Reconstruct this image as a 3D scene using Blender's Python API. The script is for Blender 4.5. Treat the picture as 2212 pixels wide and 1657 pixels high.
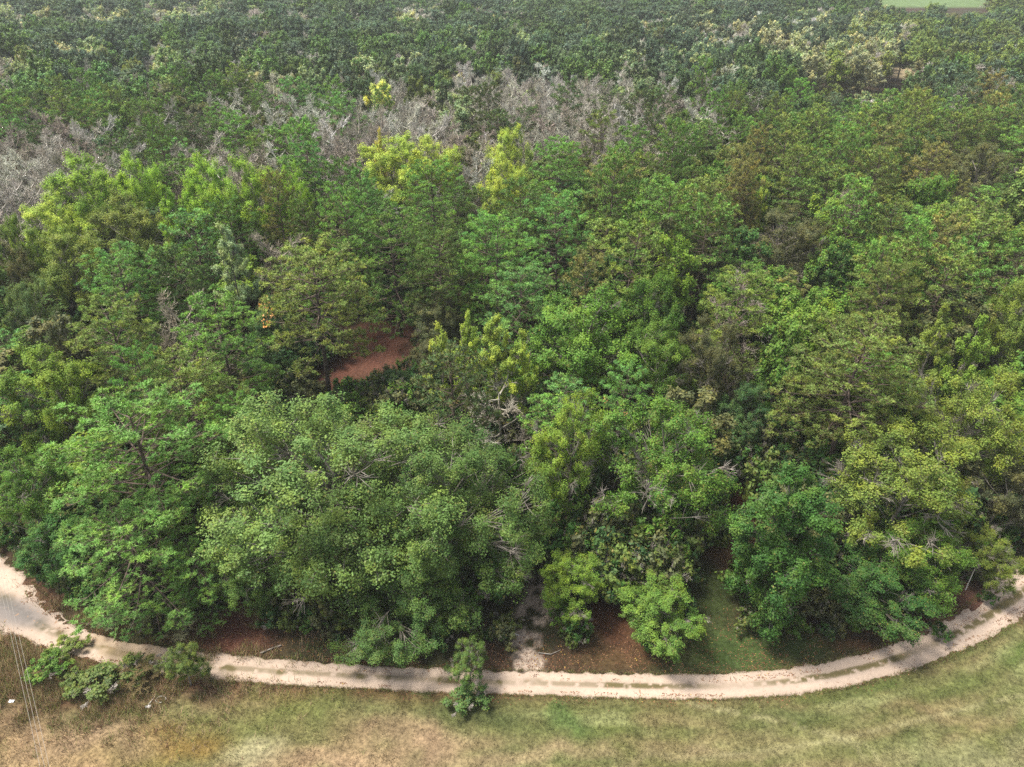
import bpy, math, random
import numpy as np
from mathutils import Vector
random.seed(7)
rad = math.radians
scene = bpy.context.scene
for o in list(bpy.data.objects): bpy.data.objects.remove(o)

# ------------------------------------------------------------------ camera, sky, sun, exposure
CAM_H, PITCH, HFOV = 60.0, rad(33.0), rad(71.6)
cam = bpy.data.objects.new('camera', bpy.data.cameras.new('camera'))
scene.collection.objects.link(cam); scene.camera = cam
cam.location = (0, 0, CAM_H); cam.rotation_euler = (math.pi/2 - PITCH, 0, 0)
cam.data.angle = HFOV; cam.data.clip_end = 6000; cam.data.clip_start = 0.5

SUN_EL, SUN_AZ = rad(64), rad(-78)          # azimuth measured from +Y towards +X
world = bpy.data.worlds.new('World'); scene.world = world; world.use_nodes = True
wn = world.node_tree.nodes; wl = world.node_tree.links
sky = wn.new('ShaderNodeTexSky'); sky.sky_type = 'NISHITA'; sky.sun_disc = False
sky.sun_elevation = SUN_EL; sky.sun_rotation = SUN_AZ
sky.air_density = 1.0; sky.dust_density = 3.0; sky.ozone_density = 1.0
bgn = wn['Background']; bgn.inputs['Strength'].default_value = 0.115
hs = wn.new('ShaderNodeHueSaturation'); hs.inputs['Saturation'].default_value = 0.45    # milky overcast-thin sky
wl.new(sky.outputs[0], hs.inputs['Color']); wl.new(hs.outputs[0], bgn.inputs['Color'])
sd = bpy.data.lights.new('sun', 'SUN'); sd.energy = 3.1; sd.angle = rad(16.0); sd.color = (1.0, 0.95, 0.87)
sun = bpy.data.objects.new('sun', sd); scene.collection.objects.link(sun)
sv = Vector((math.sin(SUN_AZ)*math.cos(SUN_EL), math.cos(SUN_AZ)*math.cos(SUN_EL), math.sin(SUN_EL)))
sun.rotation_euler = sv.to_track_quat('Z', 'Y').to_euler()
scene.view_settings.view_transform = 'Standard'; scene.view_settings.look = 'None'
scene.view_settings.exposure = 1.2; scene.view_settings.gamma = 1.0
scene.view_settings.use_curve_mapping = False
cy = scene.cycles
cy.max_bounces = 6; cy.diffuse_bounces = 4; cy.transmission_bounces = 4; cy.glossy_bounces = 2
cy.transparent_max_bounces = 4; cy.volume_bounces = 1; cy.caustics_reflective = False; cy.caustics_refractive = False
cy.use_denoising = False; cy.denoiser = 'OPENIMAGEDENOISE'; cy.denoising_input_passes = 'RGB_ALBEDO_NORMAL'

# ------------------------------------------------------------------ photograph units (2212 x 1657) <-> ground
F = 1106/math.tan(HFOV/2); SP, CP = math.sin(PITCH), math.cos(PITCH)
def unproj(px, py, z=0.0):
    x = (px-1106)/F; y = (828.5-py)/F
    d = (x, CP + y*SP, -SP + y*CP); t = (z-CAM_H)/d[2]
    return d[0]*t, d[1]*t, t               # t is depth along the axis
def proj(x, y, z):
    Y = np.asarray(y, float); Z = np.asarray(z, float) - CAM_H
    dep = Y*CP - Z*SP; up = Y*SP + Z*CP
    dep = np.maximum(dep, 1e-3)
    return 1106 + F*np.asarray(x)/dep, 828.5 - F*up/dep, dep

def hash2(ix, iy, seed):
    h = (ix.astype(np.int64)*374761393 + iy.astype(np.int64)*668265263 + seed*1442695041) & 0xffffffff
    h = ((h ^ (h >> 13))*1274126177) & 0xffffffff
    return ((h ^ (h >> 16)) & 0xffff)/65535.0
def vnoise(x, y, s, seed=0):
    x = np.asarray(x)/s; y = np.asarray(y)/s
    ix = np.floor(x); iy = np.floor(y); fx = x-ix; fy = y-iy
    fx = fx*fx*(3-2*fx); fy = fy*fy*(3-2*fy)
    a = hash2(ix, iy, seed); b = hash2(ix+1, iy, seed); c = hash2(ix, iy+1, seed); d = hash2(ix+1, iy+1, seed)
    return (a*(1-fx)+b*fx)*(1-fy) + (c*(1-fx)+d*fx)*fy
def fbm(x, y, s, seed=0, n=3):
    t = 0; w = 0
    for k in range(n):
        t = t + vnoise(x, y, s/2**k, seed+k*17)*0.5**k; w += 0.5**k
    return t/w

# ------------------------------------------------------------------ materials
def nodes(name):
    m = bpy.data.materials.new(name); m.use_nodes = True
    nt = m.node_tree; nt.nodes.clear()
    return m, nt.nodes, nt.links
def mixc(N, L, fac, a, b, mode='MIX'):
    m = N.new('ShaderNodeMix'); m.data_type = 'RGBA'; m.blend_type = mode
    for sock, v in ((m.inputs[0], fac), (m.inputs[6], a), (m.inputs[7], b)):
        if hasattr(v, 'links'): L.new(v, sock)
        elif isinstance(v, (int, float)): sock.default_value = v
        else: sock.default_value = (*v, 1)
    return m.outputs[2]
def tint_source(N, L, inst):
    if inst:
        a = N.new('ShaderNodeAttribute'); a.attribute_type = 'INSTANCER'; a.attribute_name = 'tint'
        return a.outputs['Color']
    return N.new('ShaderNodeObjectInfo').outputs['Color']
def leaf_mat(name, old, inst=False, trans=0.28, lo=.55, hi=2.2):
    m, N, L = nodes(name)
    tint = tint_source(N, L, inst)
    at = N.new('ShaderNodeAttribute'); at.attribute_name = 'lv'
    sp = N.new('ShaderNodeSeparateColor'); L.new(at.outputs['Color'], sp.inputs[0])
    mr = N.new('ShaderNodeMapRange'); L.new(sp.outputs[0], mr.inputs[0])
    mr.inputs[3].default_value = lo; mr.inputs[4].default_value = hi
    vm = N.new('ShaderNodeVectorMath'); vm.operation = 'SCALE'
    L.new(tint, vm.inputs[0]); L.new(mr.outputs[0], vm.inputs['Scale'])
    tc_ = N.new('ShaderNodeTexCoord'); nz_ = N.new('ShaderNodeTexNoise'); nz_.inputs['Scale'].default_value = .45; nz_.inputs['Detail'].default_value = 3
    L.new(tc_.outputs['Object'], nz_.inputs['Vector'])
    r_ = N.new('ShaderNodeValToRGB'); e_ = r_.color_ramp.elements; e_[0].position = .36; e_[0].color = (.78, .86, .95, 1); e_[1].position = .64; e_[1].color = (1.35, 1.16, .9, 1)
    e_ = r_.color_ramp.elements.new(.5); e_.color = (1, 1, 1, 1)
    L.new(nz_.outputs[0], r_.inputs[0])
    col = mixc(N, L, 1.0, vm.outputs[0], r_.outputs[0], 'MULTIPLY')
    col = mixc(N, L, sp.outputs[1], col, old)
    df = N.new('ShaderNodeBsdfPrincipled'); L.new(col, df.inputs['Base Color'])
    df.inputs['Roughness'].default_value = 0.5; df.inputs['Specular IOR Level'].default_value = 0.16
    tr = N.new('ShaderNodeBsdfTranslucent')
    tc = mixc(N, L, 1.0, col, (1.1, 1.15, 0.55), 'MULTIPLY'); L.new(tc, tr.inputs['Color'])
    mx = N.new('ShaderNodeMixShader'); mx.inputs[0].default_value = trans
    L.new(df.outputs[0], mx.inputs[1]); L.new(tr.outputs[0], mx.inputs[2])
    o = N.new('ShaderNodeOutputMaterial'); L.new(mx.outputs[0], o.inputs[0])
    return m
def bark_mat(name, a, b, scale=1.5, inst=False, use_tint=False):
    m, N, L = nodes(name)
    tc = N.new('ShaderNodeTexCoord'); mp = N.new('ShaderNodeMapping'); mp.inputs['Scale'].default_value = (1, 1, .35)
    L.new(tc.outputs['Object'], mp.inputs[0])
    nz = N.new('ShaderNodeTexNoise'); nz.inputs['Scale'].default_value = scale; nz.inputs['Detail'].default_value = 5
    L.new(mp.outputs[0], nz.inputs['Vector'])
    rp = N.new('ShaderNodeValToRGB'); rp.color_ramp.elements[0].position = .35; rp.color_ramp.elements[1].position = .65
    L.new(nz.outputs[0], rp.inputs[0])
    col = mixc(N, L, rp.outputs[0], a, b)
    if use_tint: col = mixc(N, L, 1.0, col, tint_source(N, L, inst), 'MULTIPLY')
    df = N.new('ShaderNodeBsdfPrincipled'); L.new(col, df.inputs['Base Color']); df.inputs['Roughness'].default_value = .9
    df.inputs['Specular IOR Level'].default_value = .15
    o = N.new('ShaderNodeOutputMaterial'); L.new(df.outputs[0], o.inputs[0])
    return m
M = {}
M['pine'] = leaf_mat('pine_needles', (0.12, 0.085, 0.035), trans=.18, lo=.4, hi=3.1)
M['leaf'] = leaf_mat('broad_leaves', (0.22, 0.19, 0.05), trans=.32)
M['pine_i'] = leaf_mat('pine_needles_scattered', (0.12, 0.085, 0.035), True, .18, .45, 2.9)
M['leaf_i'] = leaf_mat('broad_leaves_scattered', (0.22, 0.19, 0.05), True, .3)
M['bark'] = bark_mat('grey_bark', (0.09, 0.075, 0.06), (0.30, 0.27, 0.23))
M['pinebark'] = bark_mat('pine_bark', (0.06, 0.045, 0.035), (0.16, 0.12, 0.095), 2.5)
M['bare'] = bark_mat('bare_twigs', (0.55, 0.5, 0.47), (1, 1, 1), .4, False, True)
M['bare_i'] = bark_mat('bare_twigs_scattered', (0.55, 0.5, 0.47), (1, 1, 1), .4, True, True)
M['white'] = bark_mat('bleached_wood', (0.5, 0.46, 0.4), (0.78, 0.74, 0.68), 2)

# ------------------------------------------------------------------ mesh assembly
def make_mesh(name, chunks, mats):
    """chunks: (V (n,3), F (m,k), lv (m,2) or None, material index)"""
    me = bpy.data.meshes.new(name)
    nv = sum(len(c[0]) for c in chunks); off = 0
    V = np.concatenate([c[0] for c in chunks]).astype(np.float32)
    li, st, tot, mi, lv = [], [], [], [], []; base = 0
    for v, f, l, k in chunks:
        li.append((f+off).ravel()); n, w = f.shape
        st.append(base + np.arange(n)*w); tot.append(np.full(n, w)); base += n*w; off += len(v)
        mi.append(np.full(n, k))
        a = np.zeros((n, 4), np.float32); a[:, 3] = 1
        if l is None: a[:, 0] = .5
        else: a[:, :2] = l
        lv.append(a)
    li = np.concatenate(li); st = np.concatenate(st); tot = np.concatenate(tot)
    me.vertices.add(nv); me.vertices.foreach_set('co', V.ravel())
    me.loops.add(len(li)); me.loops.foreach_set('vertex_index', li.astype(np.int32))
    me.polygons.add(len(st)); me.polygons.foreach_set('loop_start', st.astype(np.int32))
    me.polygons.foreach_set('loop_total', tot.astype(np.int32))
    me.polygons.foreach_set('material_index', np.concatenate(mi).astype(np.int32))
    for m in mats: me.materials.append(m)
    me.update(calc_edges=True)
    at = me.attributes.new('lv', 'FLOAT_COLOR', 'FACE')
    at.data.foreach_set('color', np.concatenate(lv).ravel())
    return me

def unit(v): return v/np.maximum(np.linalg.norm(v, axis=-1, keepdims=True), 1e-9)

def tube_chunk(segs, sides=4, mat=0):
    """segs rows: x0 y0 z0 x1 y1 z1 r0 r1"""
    S = np.array(segs, float).reshape(-1, 8)
    P0, P1, R0, R1 = S[:, :3], S[:, 3:6], S[:, 6], S[:, 7]
    D = unit(P1-P0); ref = np.where(np.abs(D[:, 2:3]) > .9, [[1., 0, 0]], [[0., 0, 1.]])
    A = unit(np.cross(D, ref)); B = np.cross(D, A)
    ang = np.arange(sides)*2*math.pi/sides
    ring = A[:, None]*np.cos(ang)[None, :, None] + B[:, None]*np.sin(ang)[None, :, None]
    V = np.concatenate([P0[:, None]+ring*R0[:, None, None], P1[:, None]+ring*R1[:, None, None]], 1)
    n = len(S); i = np.arange(sides); j = (i+1) % sides
    F_ = np.stack([i, j, j+sides, i+sides], 1)[None] + (np.arange(n)*2*sides)[:, None, None]
    return V.reshape(-1, 3), F_.reshape(-1, 4), None, mat

def bez(p0, p1, p2, n):
    t = np.linspace(0, 1, n+1)[:, None]
    return (1-t)**2*p0 + 2*t*(1-t)*p1 + t*t*p2
def poly_segs(P, r0, r1):
    R = np.linspace(r0, r1, len(P))
    return np.concatenate([P[:-1], P[1:], R[:-1, None], R[1:, None]], 1)

def leaf_chunk(C, Nn, T, Ls, Ws, lv, mat=0, rng=None):
    T = unit(T - Nn*np.sum(T*Nn, 1, keepdims=True)); B = np.cross(Nn, T)
    L_ = Ls[:, None]; W_ = Ws[:, None]
    V = np.stack([C-T*L_*.5, C+B*W_*.5-Nn*W_*.18, C+T*L_*.5, C-B*W_*.5-Nn*W_*.18], 1)
    n = len(C)
    return V.reshape(-1, 3), np.arange(4*n).reshape(-1, 4), lv, mat

# ------------------------------------------------------------------ tree generators (all with base at the origin)
def hardwood(seed, H, R, base=.3, nL1=14, nL2=6, nC=5, per=40, leaf=.24, crad=.7, bare=.12, upright=.5,
             cone=0.0, forks=2, tr=.30, deadlen=1.2, lo=-.45, old=.12, twigs=True, droop=0.0, hollow=0.0, sides=4, irr=.35):
    rng = np.random.default_rng(seed)
    az = H*(1-base)/2; cz = H*base + az; c = np.array([0, 0, cz])
    segs, thin = [], []
    lean = rng.normal(0, .04, 2)*H
    top = np.array([lean[0], lean[1], H*(.72 if cone < .3 else .93)])
    tp = bez(np.zeros(3), np.array([rng.normal(0, .3), rng.normal(0, .3), top[2]*.5]), top, 7)
    segs.append(poly_segs(tp, tr, tr*.35))
    gold = 2.39996
    CC, OUT, KEY = [], [], []
    th0 = rng.uniform(0, 6.28)
    for i in range(nL1):
        z = lo + (1-lo)*(i+.5)/nL1; z = min(.97, z+rng.normal(0, .05))
        rr = math.sqrt(max(0, 1-z*z)); a = th0 + i*gold + rng.normal(0, .25)
        d = np.array([rr*math.cos(a), rr*math.sin(a), z])
        k = rng.uniform(.62, .62+irr) if i % 4 else rng.uniform(.3, .55)
        rad_scale = 1.0
        if cone > 0: rad_scale = (1-cone) + cone*max(0.0, (1-z)/2)**.8*1.3
        e1 = c + d*np.array([R*rad_scale, R*rad_scale, az])*k
        zi = np.clip((e1[2] - np.linalg.norm(e1[:2])*(.9 if upright > .3 else .6) - .12*H*rng.random()), H*base*.55, top[2]*.97)
        t = zi/top[2]*7; q = int(min(6, t)); s = tp[q] + (tp[q+1]-tp[q])*(t-q)
        mid = (s+e1)/2 + np.array([0, 0, (.12 if upright > .3 else .02)*np.linalg.norm(e1-s)]) + rng.normal(0, .11, 3)*np.linalg.norm(e1-s)
        b1 = bez(s, mid, e1, 5)
        segs.append(poly_segs(b1, tr*.27, tr*.09))
        for q in range(4):
            f = rng.uniform(.35, 1); qq = min(4, int(f*5)); CC.append(b1[qq]+(b1[qq+1]-b1[qq])*(f*5-qq)+rng.normal(0, .07, 3)*R+np.array([0, 0, .25*crad])); OUT.append(unit(d*.5+np.array([0, 0, .6])+rng.normal(0, .4, 3))); KEY.append(.2+.5*rng.random())
        out = unit(d*np.array([1, 1, .8])+np.array([0, 0, .25-droop]))
        for j in range(nL2):
            bkey = rng.random(); f = rng.uniform(.45, 1.0); q = min(4, int(f*5)); s2 = b1[q] + (b1[q+1]-b1[q])*(f*5-q)
            dd = unit(out*.75 + rng.normal(0, .75, 3)*np.array([1, 1, .8]))
            e2 = e1 + dd*rng.uniform(.14, .46)*R*np.array([rad_scale, rad_scale, max(.8, az/R*.6)])
            m2 = (s2+e2)/2 + rng.normal(0, .08, 3)*R*.4
            b2 = bez(s2, m2, e2, 3)
            segs.append(poly_segs(b2, tr*.11, tr*.05))
            dead = rng.random() < bare
            for q in range(nC):
                o2 = unit(out*.5 + dd*.5 + np.array([0, 0, upright*.6-droop]) + rng.normal(0, .75, 3))
                e3 = e2 + o2*rng.uniform(.03, .13)*R*(1.0 if not dead else deadlen)
                if dead:
                    b3 = bez(e2, (e2+e3)/2+rng.normal(0, .3, 3), e3, 3); thin.append(poly_segs(b3, .05, .025))
                    for w in range(5):
                        e4 = e3 + unit(o2+rng.normal(0, .6, 3))*rng.uniform(.5, 1.1)*(R/7)
                        thin.append(poly_segs(np.array([e3 if w < 3 else b3[1], e4]), .03, .014))
                else:
                    if twigs: thin.append(poly_segs(np.array([e2, e3]), .035, .02))
                    CC.append(e3); OUT.append(o2); KEY.append(.35*rng.random()+.65*bkey)
    CC = np.array(CC); OUT = np.array(OUT); KEY = np.array(KEY)
    sx = R/(np.percentile(np.hypot(CC[:, 0], CC[:, 1]), 95)+crad*.5); sz = (H-crad*.5)/np.percentile(CC[:, 2], 99.5)
    CC = CC*[sx, sx, sz]; segs = [a_*[sx, sx, sz, sx, sx, sz, 1, 1] for a_ in segs]; thin = [a_*[sx, sx, sz, sx, sx, sz, 1, 1] for a_ in thin]
    n = len(CC); idx = np.repeat(np.arange(n), rng.integers(int(per*.6), int(per*1.4)+1, n)); m = len(idx)
    sc = (crad*rng.uniform(.6, 1.25, n))[idx]
    g = rng.normal(0, 1, (m, 3)); g = unit(g)*rng.random((m, 1))**.45
    axis = unit(OUT + np.array([0, 0, upright-droop]))[idx]
    al = np.sum(g*axis, 1, keepdims=True)
    g = g*.8 + axis*al*.55
    P = CC[idx] + g*sc[:, None]
    P[:, 2] = np.maximum(P[:, 2], .15)
    Nn = unit(g*.7 + unit(P-c)*.35 + np.array([0, 0, .45]) + rng.normal(0, .42, (m, 3)))
    T = axis*.7 + rng.normal(0, .7, (m, 3))
    ls = leaf*rng.uniform(.7, 1.35, m)
    lv = np.stack([np.clip(.36+.42*(KEY[idx]-.5)+.20*al[:, 0]+rng.normal(0, .09, m), 0, 1),  # upper outer side of each clump brighter: light painted into the leaves
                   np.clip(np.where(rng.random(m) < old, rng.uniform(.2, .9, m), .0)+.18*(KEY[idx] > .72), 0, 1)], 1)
    wood = [tube_chunk(np.concatenate(segs), sides+1)]
    if thin: wood.append(tube_chunk(np.concatenate(thin), 3))
    return wood, [leaf_chunk(P, Nn, T, ls, ls*.55, lv)]

def pine(seed, H, R, base=.35, nb=46, nsub=8, ntuft=3, pad=.5, needles=16, tlen=.42, nw=.055, old=.2, open_=.0, sides=5, tr=.26):
    rng = np.random.default_rng(seed)
    segs, thin, TP, TD, TK = [], [], [], [], []
    tp = bez(np.zeros(3), np.array([rng.normal(0, .3), rng.normal(0, .3), H*.5]), np.array([rng.normal(0, .5), rng.normal(0, .5), H*.985]), 9)
    segs.append(poly_segs(tp, tr, .05))
    for i in range(nb):
        t = (i+.5)/nb; t = min(.985, max(0.0, t + rng.normal(0, .015)))
        z = H*(base + (1-base)*t)
        prof = (1-((t-.34)/.68)**2) if t > .34 else (1-((.34-t)/.75)**2)
        L = R*math.sqrt(max(.02, prof))*rng.uniform(.72, 1.08)
        if rng.random() < open_: L *= .4
        a = i*2.39996 + rng.normal(0, .3)
        q = min(8, int(z/(H*.985)*9)); f = z/(H*.985)*9 - q; s = tp[q]+(tp[min(9, q+1)]-tp[q])*f
        up = -.12 + .95*t**1.6 + rng.normal(0, .08)
        h = np.array([math.cos(a), math.sin(a), 0])
        e = s + h*L + np.array([0, 0, L*up])
        mid = s + h*L*.55 + np.array([0, 0, L*up*.25 - .05*L])
        b = bez(s, mid, e, 5)
        segs.append(poly_segs(b, .02+.011*L, .02))
        ns = max(2, int(nsub*(.4+.6*L/R)))
        side = np.array([-h[1], h[0], 0])
        for j in range(ns+1):
            f = 1.0 if j == ns else .28 + .72*(j+.5)/ns
            q = min(4, int(f*5)); s2 = b[q]+(b[q+1]-b[q])*(f*5-q)
            if j == ns: d2 = unit(b[-1]-b[-2]); l2 = .06*L
            else:
                d2 = unit(h*.5 + side*(1 if j % 2 else -1)*rng.uniform(.5, 1.1) + np.array([0, 0, rng.uniform(.1, .7)])); l2 = rng.uniform(.12, .30)*L*(1.25-.6*f)
            e2 = s2 + d2*l2
            thin.append(poly_segs(np.array([s2, e2]), .03, .02))
            key = rng.random(); pr = pad*rng.uniform(.7, 1.2)
            for k in range(ntuft):
                dv = unit(rng.normal(0, 1, 3)+np.array([0, 0, .7])+d2*.5)*np.array([1, 1, .7])
                TP.append(e2 + dv*pr*rng.uniform(.55, 1.0))
                TD.append(unit(dv + np.array([0, 0, .55])))
                TK.append(.35*key + .38*np.clip(dv[2]+.15, 0, 1) + .12*rng.random() + .18*t)  # upper tufts brighter: shading from above put into the needle colour
    TP = np.array(TP); TD = np.array(TD); TK = np.array(TK); n = len(TP); m = n*needles
    idx = np.repeat(np.arange(n), needles)
    D = unit(TD[idx]*.6 + unit(rng.normal(0, 1, (m, 3)))*1.0)
    Ln = (tlen*rng.uniform(.75, 1.25, n))[idx]*rng.uniform(.8, 1.1, m)
    s = unit(np.cross(D, TD[idx]+rng.normal(0, .35, (m, 3))))
    P0 = TP[idx]; w = nw*rng.uniform(.7, 1.3, m)
    V = np.stack([P0 + D*Ln[:, None]*.15 - s*w[:, None]*.5, P0 + D*Ln[:, None]*.15 + s*w[:, None]*.5, P0 + D*Ln[:, None]], 1)
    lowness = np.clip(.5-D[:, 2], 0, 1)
    lv = np.stack([np.clip(.08+.8*TK[idx]+.10*np.clip(D[:, 2], -.5, 1)+rng.normal(0, .06, m), 0, 1),  # upward needles brighter too, top light painted into their tone
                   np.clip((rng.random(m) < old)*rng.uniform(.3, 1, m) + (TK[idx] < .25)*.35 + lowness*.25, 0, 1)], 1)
    wood = [tube_chunk(np.concatenate(segs), sides), tube_chunk(np.concatenate(thin), 3)]
    return wood, [(V.reshape(-1, 3), np.arange(3*m).reshape(-1, 3), lv, 0)]

def bare_tree(seed, H, R, n1=9, n2=5, n3=5, n4=4, tr=.22, tw=.028, sides=4, base=.25):
    rng = np.random.default_rng(seed); segs, thin = [], []
    top = np.array([rng.normal(0, .6), rng.normal(0, .6), H*.8])
    tp = bez(np.zeros(3), np.array([rng.normal(0, .5), rng.normal(0, .5), H*.4]), top, 6); segs.append(poly_segs(tp, tr, tr*.25))
    for i in range(n1):
        t = base+(1-base)*(i+.6)/n1; q = min(5, int(t*6)); s = tp[q]+(tp[q+1]-tp[q])*(t*6-q)
        a = i*2.4+rng.normal(0, .3); h = np.array([math.cos(a), math.sin(a), 0]); L = R*rng.uniform(.6, 1)*(1.1-.45*t)
        e = s + h*L + np.array([0, 0, L*rng.uniform(.35, .8)+ (H*.06)*t]); b = bez(s, (s+e)/2+np.array([0, 0, -.12*L])+rng.normal(0, .08, 3)*L, e, 4)
        segs.append(poly_segs(b, tr*.5, .06))
        for j in range(n2):
            f = rng.uniform(.3, 1); q = min(3, int(f*4)); s2 = b[q]+(b[q+1]-b[q])*(f*4-q)
            d2 = unit(h*.65+np.array([0, 0, .5])+rng.normal(0, .6, 3)); e2 = s2+d2*L*rng.uniform(.3, .55)
            b2 = bez(s2, (s2+e2)/2+rng.normal(0, .1, 3)*L*.3, e2, 2); segs.append(poly_segs(b2, .06, .035))
            for k in range(n3):
                f = rng.uniform(.3, 1); s3 = s2+(e2-s2)*f; d3 = unit(d2*.8+np.array([0, 0, .3])+rng.normal(0, .6, 3)); e3 = s3+d3*L*rng.uniform(.15, .35)
                thin.append(poly_segs(np.array([s3, e3]), tw*1.3, tw))
                for w in range(n4):
                    f = rng.uniform(.2, 1); s4 = s3+(e3-s3)*f; e4 = s4+unit(d3*.7+np.array([0, 0, .3])+rng.normal(0, .6, 3))*rng.uniform(.35, .9)*R/4
                    thin.append(poly_segs(np.array([s4, e4]), tw, tw*.55))
    return [tube_chunk(np.concatenate(segs), sides)], [tube_chunk(np.concatenate(thin), 3)]

# species: list of (trunk mesh, crown mesh, H0, R0, base)
SP_ = {}
def add_species(key, name, gens, wood_mat, leaf_mat_):
    out = []
    for H, R, base, (w, l) in gens:
        out.append((make_mesh('trunk', w, [wood_mat]), make_mesh('crown', l, [leaf_mat_]), H, R, base))
    SP_[key] = out
def G(fn, seed, H, R, base, **k): return (H, R, base, fn(seed, H, R, base=base, **k))
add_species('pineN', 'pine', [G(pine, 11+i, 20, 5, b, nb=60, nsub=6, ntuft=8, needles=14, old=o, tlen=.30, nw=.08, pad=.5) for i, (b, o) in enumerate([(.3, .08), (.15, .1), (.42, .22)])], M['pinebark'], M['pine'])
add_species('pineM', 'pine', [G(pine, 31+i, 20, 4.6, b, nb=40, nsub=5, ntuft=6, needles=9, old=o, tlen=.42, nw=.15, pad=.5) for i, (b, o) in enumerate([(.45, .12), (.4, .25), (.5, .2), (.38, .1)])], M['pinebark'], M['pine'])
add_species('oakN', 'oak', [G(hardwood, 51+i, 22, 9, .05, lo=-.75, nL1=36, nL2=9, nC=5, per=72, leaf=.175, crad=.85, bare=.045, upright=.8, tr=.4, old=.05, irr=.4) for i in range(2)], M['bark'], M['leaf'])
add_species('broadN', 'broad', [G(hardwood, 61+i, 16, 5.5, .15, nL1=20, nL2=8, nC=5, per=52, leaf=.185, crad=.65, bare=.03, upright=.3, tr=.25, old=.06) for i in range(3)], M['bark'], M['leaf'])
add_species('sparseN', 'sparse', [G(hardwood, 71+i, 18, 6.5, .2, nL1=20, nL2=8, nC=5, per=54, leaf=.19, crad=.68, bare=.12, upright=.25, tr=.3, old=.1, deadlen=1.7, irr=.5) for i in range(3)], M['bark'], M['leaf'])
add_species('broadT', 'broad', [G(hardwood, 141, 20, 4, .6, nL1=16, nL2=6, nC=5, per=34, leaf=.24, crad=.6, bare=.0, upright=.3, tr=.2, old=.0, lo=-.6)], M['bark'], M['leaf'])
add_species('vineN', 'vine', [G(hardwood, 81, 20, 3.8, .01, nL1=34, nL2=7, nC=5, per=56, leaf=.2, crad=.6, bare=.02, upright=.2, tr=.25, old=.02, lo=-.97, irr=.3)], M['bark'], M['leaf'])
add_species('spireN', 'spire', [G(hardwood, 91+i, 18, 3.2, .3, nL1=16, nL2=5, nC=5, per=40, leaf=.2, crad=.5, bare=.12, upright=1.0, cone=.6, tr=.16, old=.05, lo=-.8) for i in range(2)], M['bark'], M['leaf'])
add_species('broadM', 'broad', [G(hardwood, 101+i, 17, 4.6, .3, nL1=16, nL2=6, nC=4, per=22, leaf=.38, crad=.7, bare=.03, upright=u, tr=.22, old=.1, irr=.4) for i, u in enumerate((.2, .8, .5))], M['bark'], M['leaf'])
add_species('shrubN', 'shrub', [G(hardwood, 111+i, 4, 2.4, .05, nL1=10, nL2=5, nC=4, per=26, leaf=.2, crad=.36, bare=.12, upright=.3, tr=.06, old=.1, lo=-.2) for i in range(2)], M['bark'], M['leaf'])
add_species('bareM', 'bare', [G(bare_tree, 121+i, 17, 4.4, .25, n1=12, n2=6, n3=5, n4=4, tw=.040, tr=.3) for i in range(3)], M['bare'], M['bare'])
add_species('snagN', 'snag', [G(bare_tree, 131, 17, 3.6, .3, n1=6, n2=3, n3=3, n4=1, tr=.2, tw=.045)], M['white'], M['white'])

# ------------------------------------------------------------------ ground
def P2G(pts): return np.array([unproj(x, y)[:2] for x, y in pts])
UP = P2G([(-300, 1060), (-150, 1140), (0, 1240), (60, 1290), (130, 1345), (250, 1385), (440, 1412), (600, 1425), (800, 1437), (1000, 1448), (1200, 1452), (1400, 1458), (1550, 1458), (1700, 1447), (1800, 1432), (1900, 1408), (2000, 1372), (2100, 1322), (2212, 1245), (2400, 1090)])
LOW = P2G([(-300, 1150), (-150, 1240), (0, 1345), (60, 1378), (130, 1405), (250, 1436), (440, 1466), (600, 1478), (800, 1487), (1000, 1497), (1200, 1503), (1400, 1508), (1550, 1510), (1700, 1500), (1800, 1485), (1900, 1462), (2000, 1430), (2100, 1385), (2212, 1315), (2400, 1180)])
MID = (UP+LOW)/2
def up_y(x): return np.interp(x, UP[:, 0], UP[:, 1])
def low_y(x): return np.interp(x, LOW[:, 0], LOW[:, 1])
TRAIL = P2G([(1145, 1455), (1135, 1400), (1140, 1350), (1165, 1300), (1160, 1240), (1140, 1180)])
def dist_line(x, y, L):
    d = np.full(np.shape(x), 1e9)
    for a, b in zip(L[:-1], L[1:]):
        ab = b-a; t = np.clip(((x-a[0])*ab[0]+(y-a[1])*ab[1])/(ab@ab), 0, 1)
        d = np.minimum(d, np.hypot(x-a[0]-t*ab[0], y-a[1]-t*ab[1]))
    return d
def ground_z(x, y):
    z = .16*(fbm(x, y, 9, 5)-.5) + .07*(fbm(x, y, 1.1, 9, 2)-.5)
    uy, ly = up_y(x), low_y(x)
    inr = np.clip(np.minimum(uy-y, y-ly)/.35+.4, 0, 1)
    return z*(1-.8*inr) - .10*inr
def axis(vals):
    out = [vals[0][0]]
    for a, b, s0, s1 in vals:
        x = a
        while x < b-1e-6:
            f = (x-a)/(b-a); x = min(b, x+s0*(s1/s0)**f); out.append(x)
    return np.unique(np.round(out, 3))
gx = np.concatenate([-axis([(54, 2500, 1, 300)])[::-1], axis([(-54, 54, .4, .4)]), axis([(54, 2500, 1, 300)])]); gx = np.unique(gx)
gy = np.unique(np.concatenate([-axis([(0, 1000, 5, 200)])[::-1], axis([(0, 24, 3, .5)]), axis([(24, 64, .34, .34), (64, 130, .5, 4), (130, 3500, 4, 400)])]))
X, Y = np.meshgrid(gx, gy); Z = ground_z(X, Y)
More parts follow.
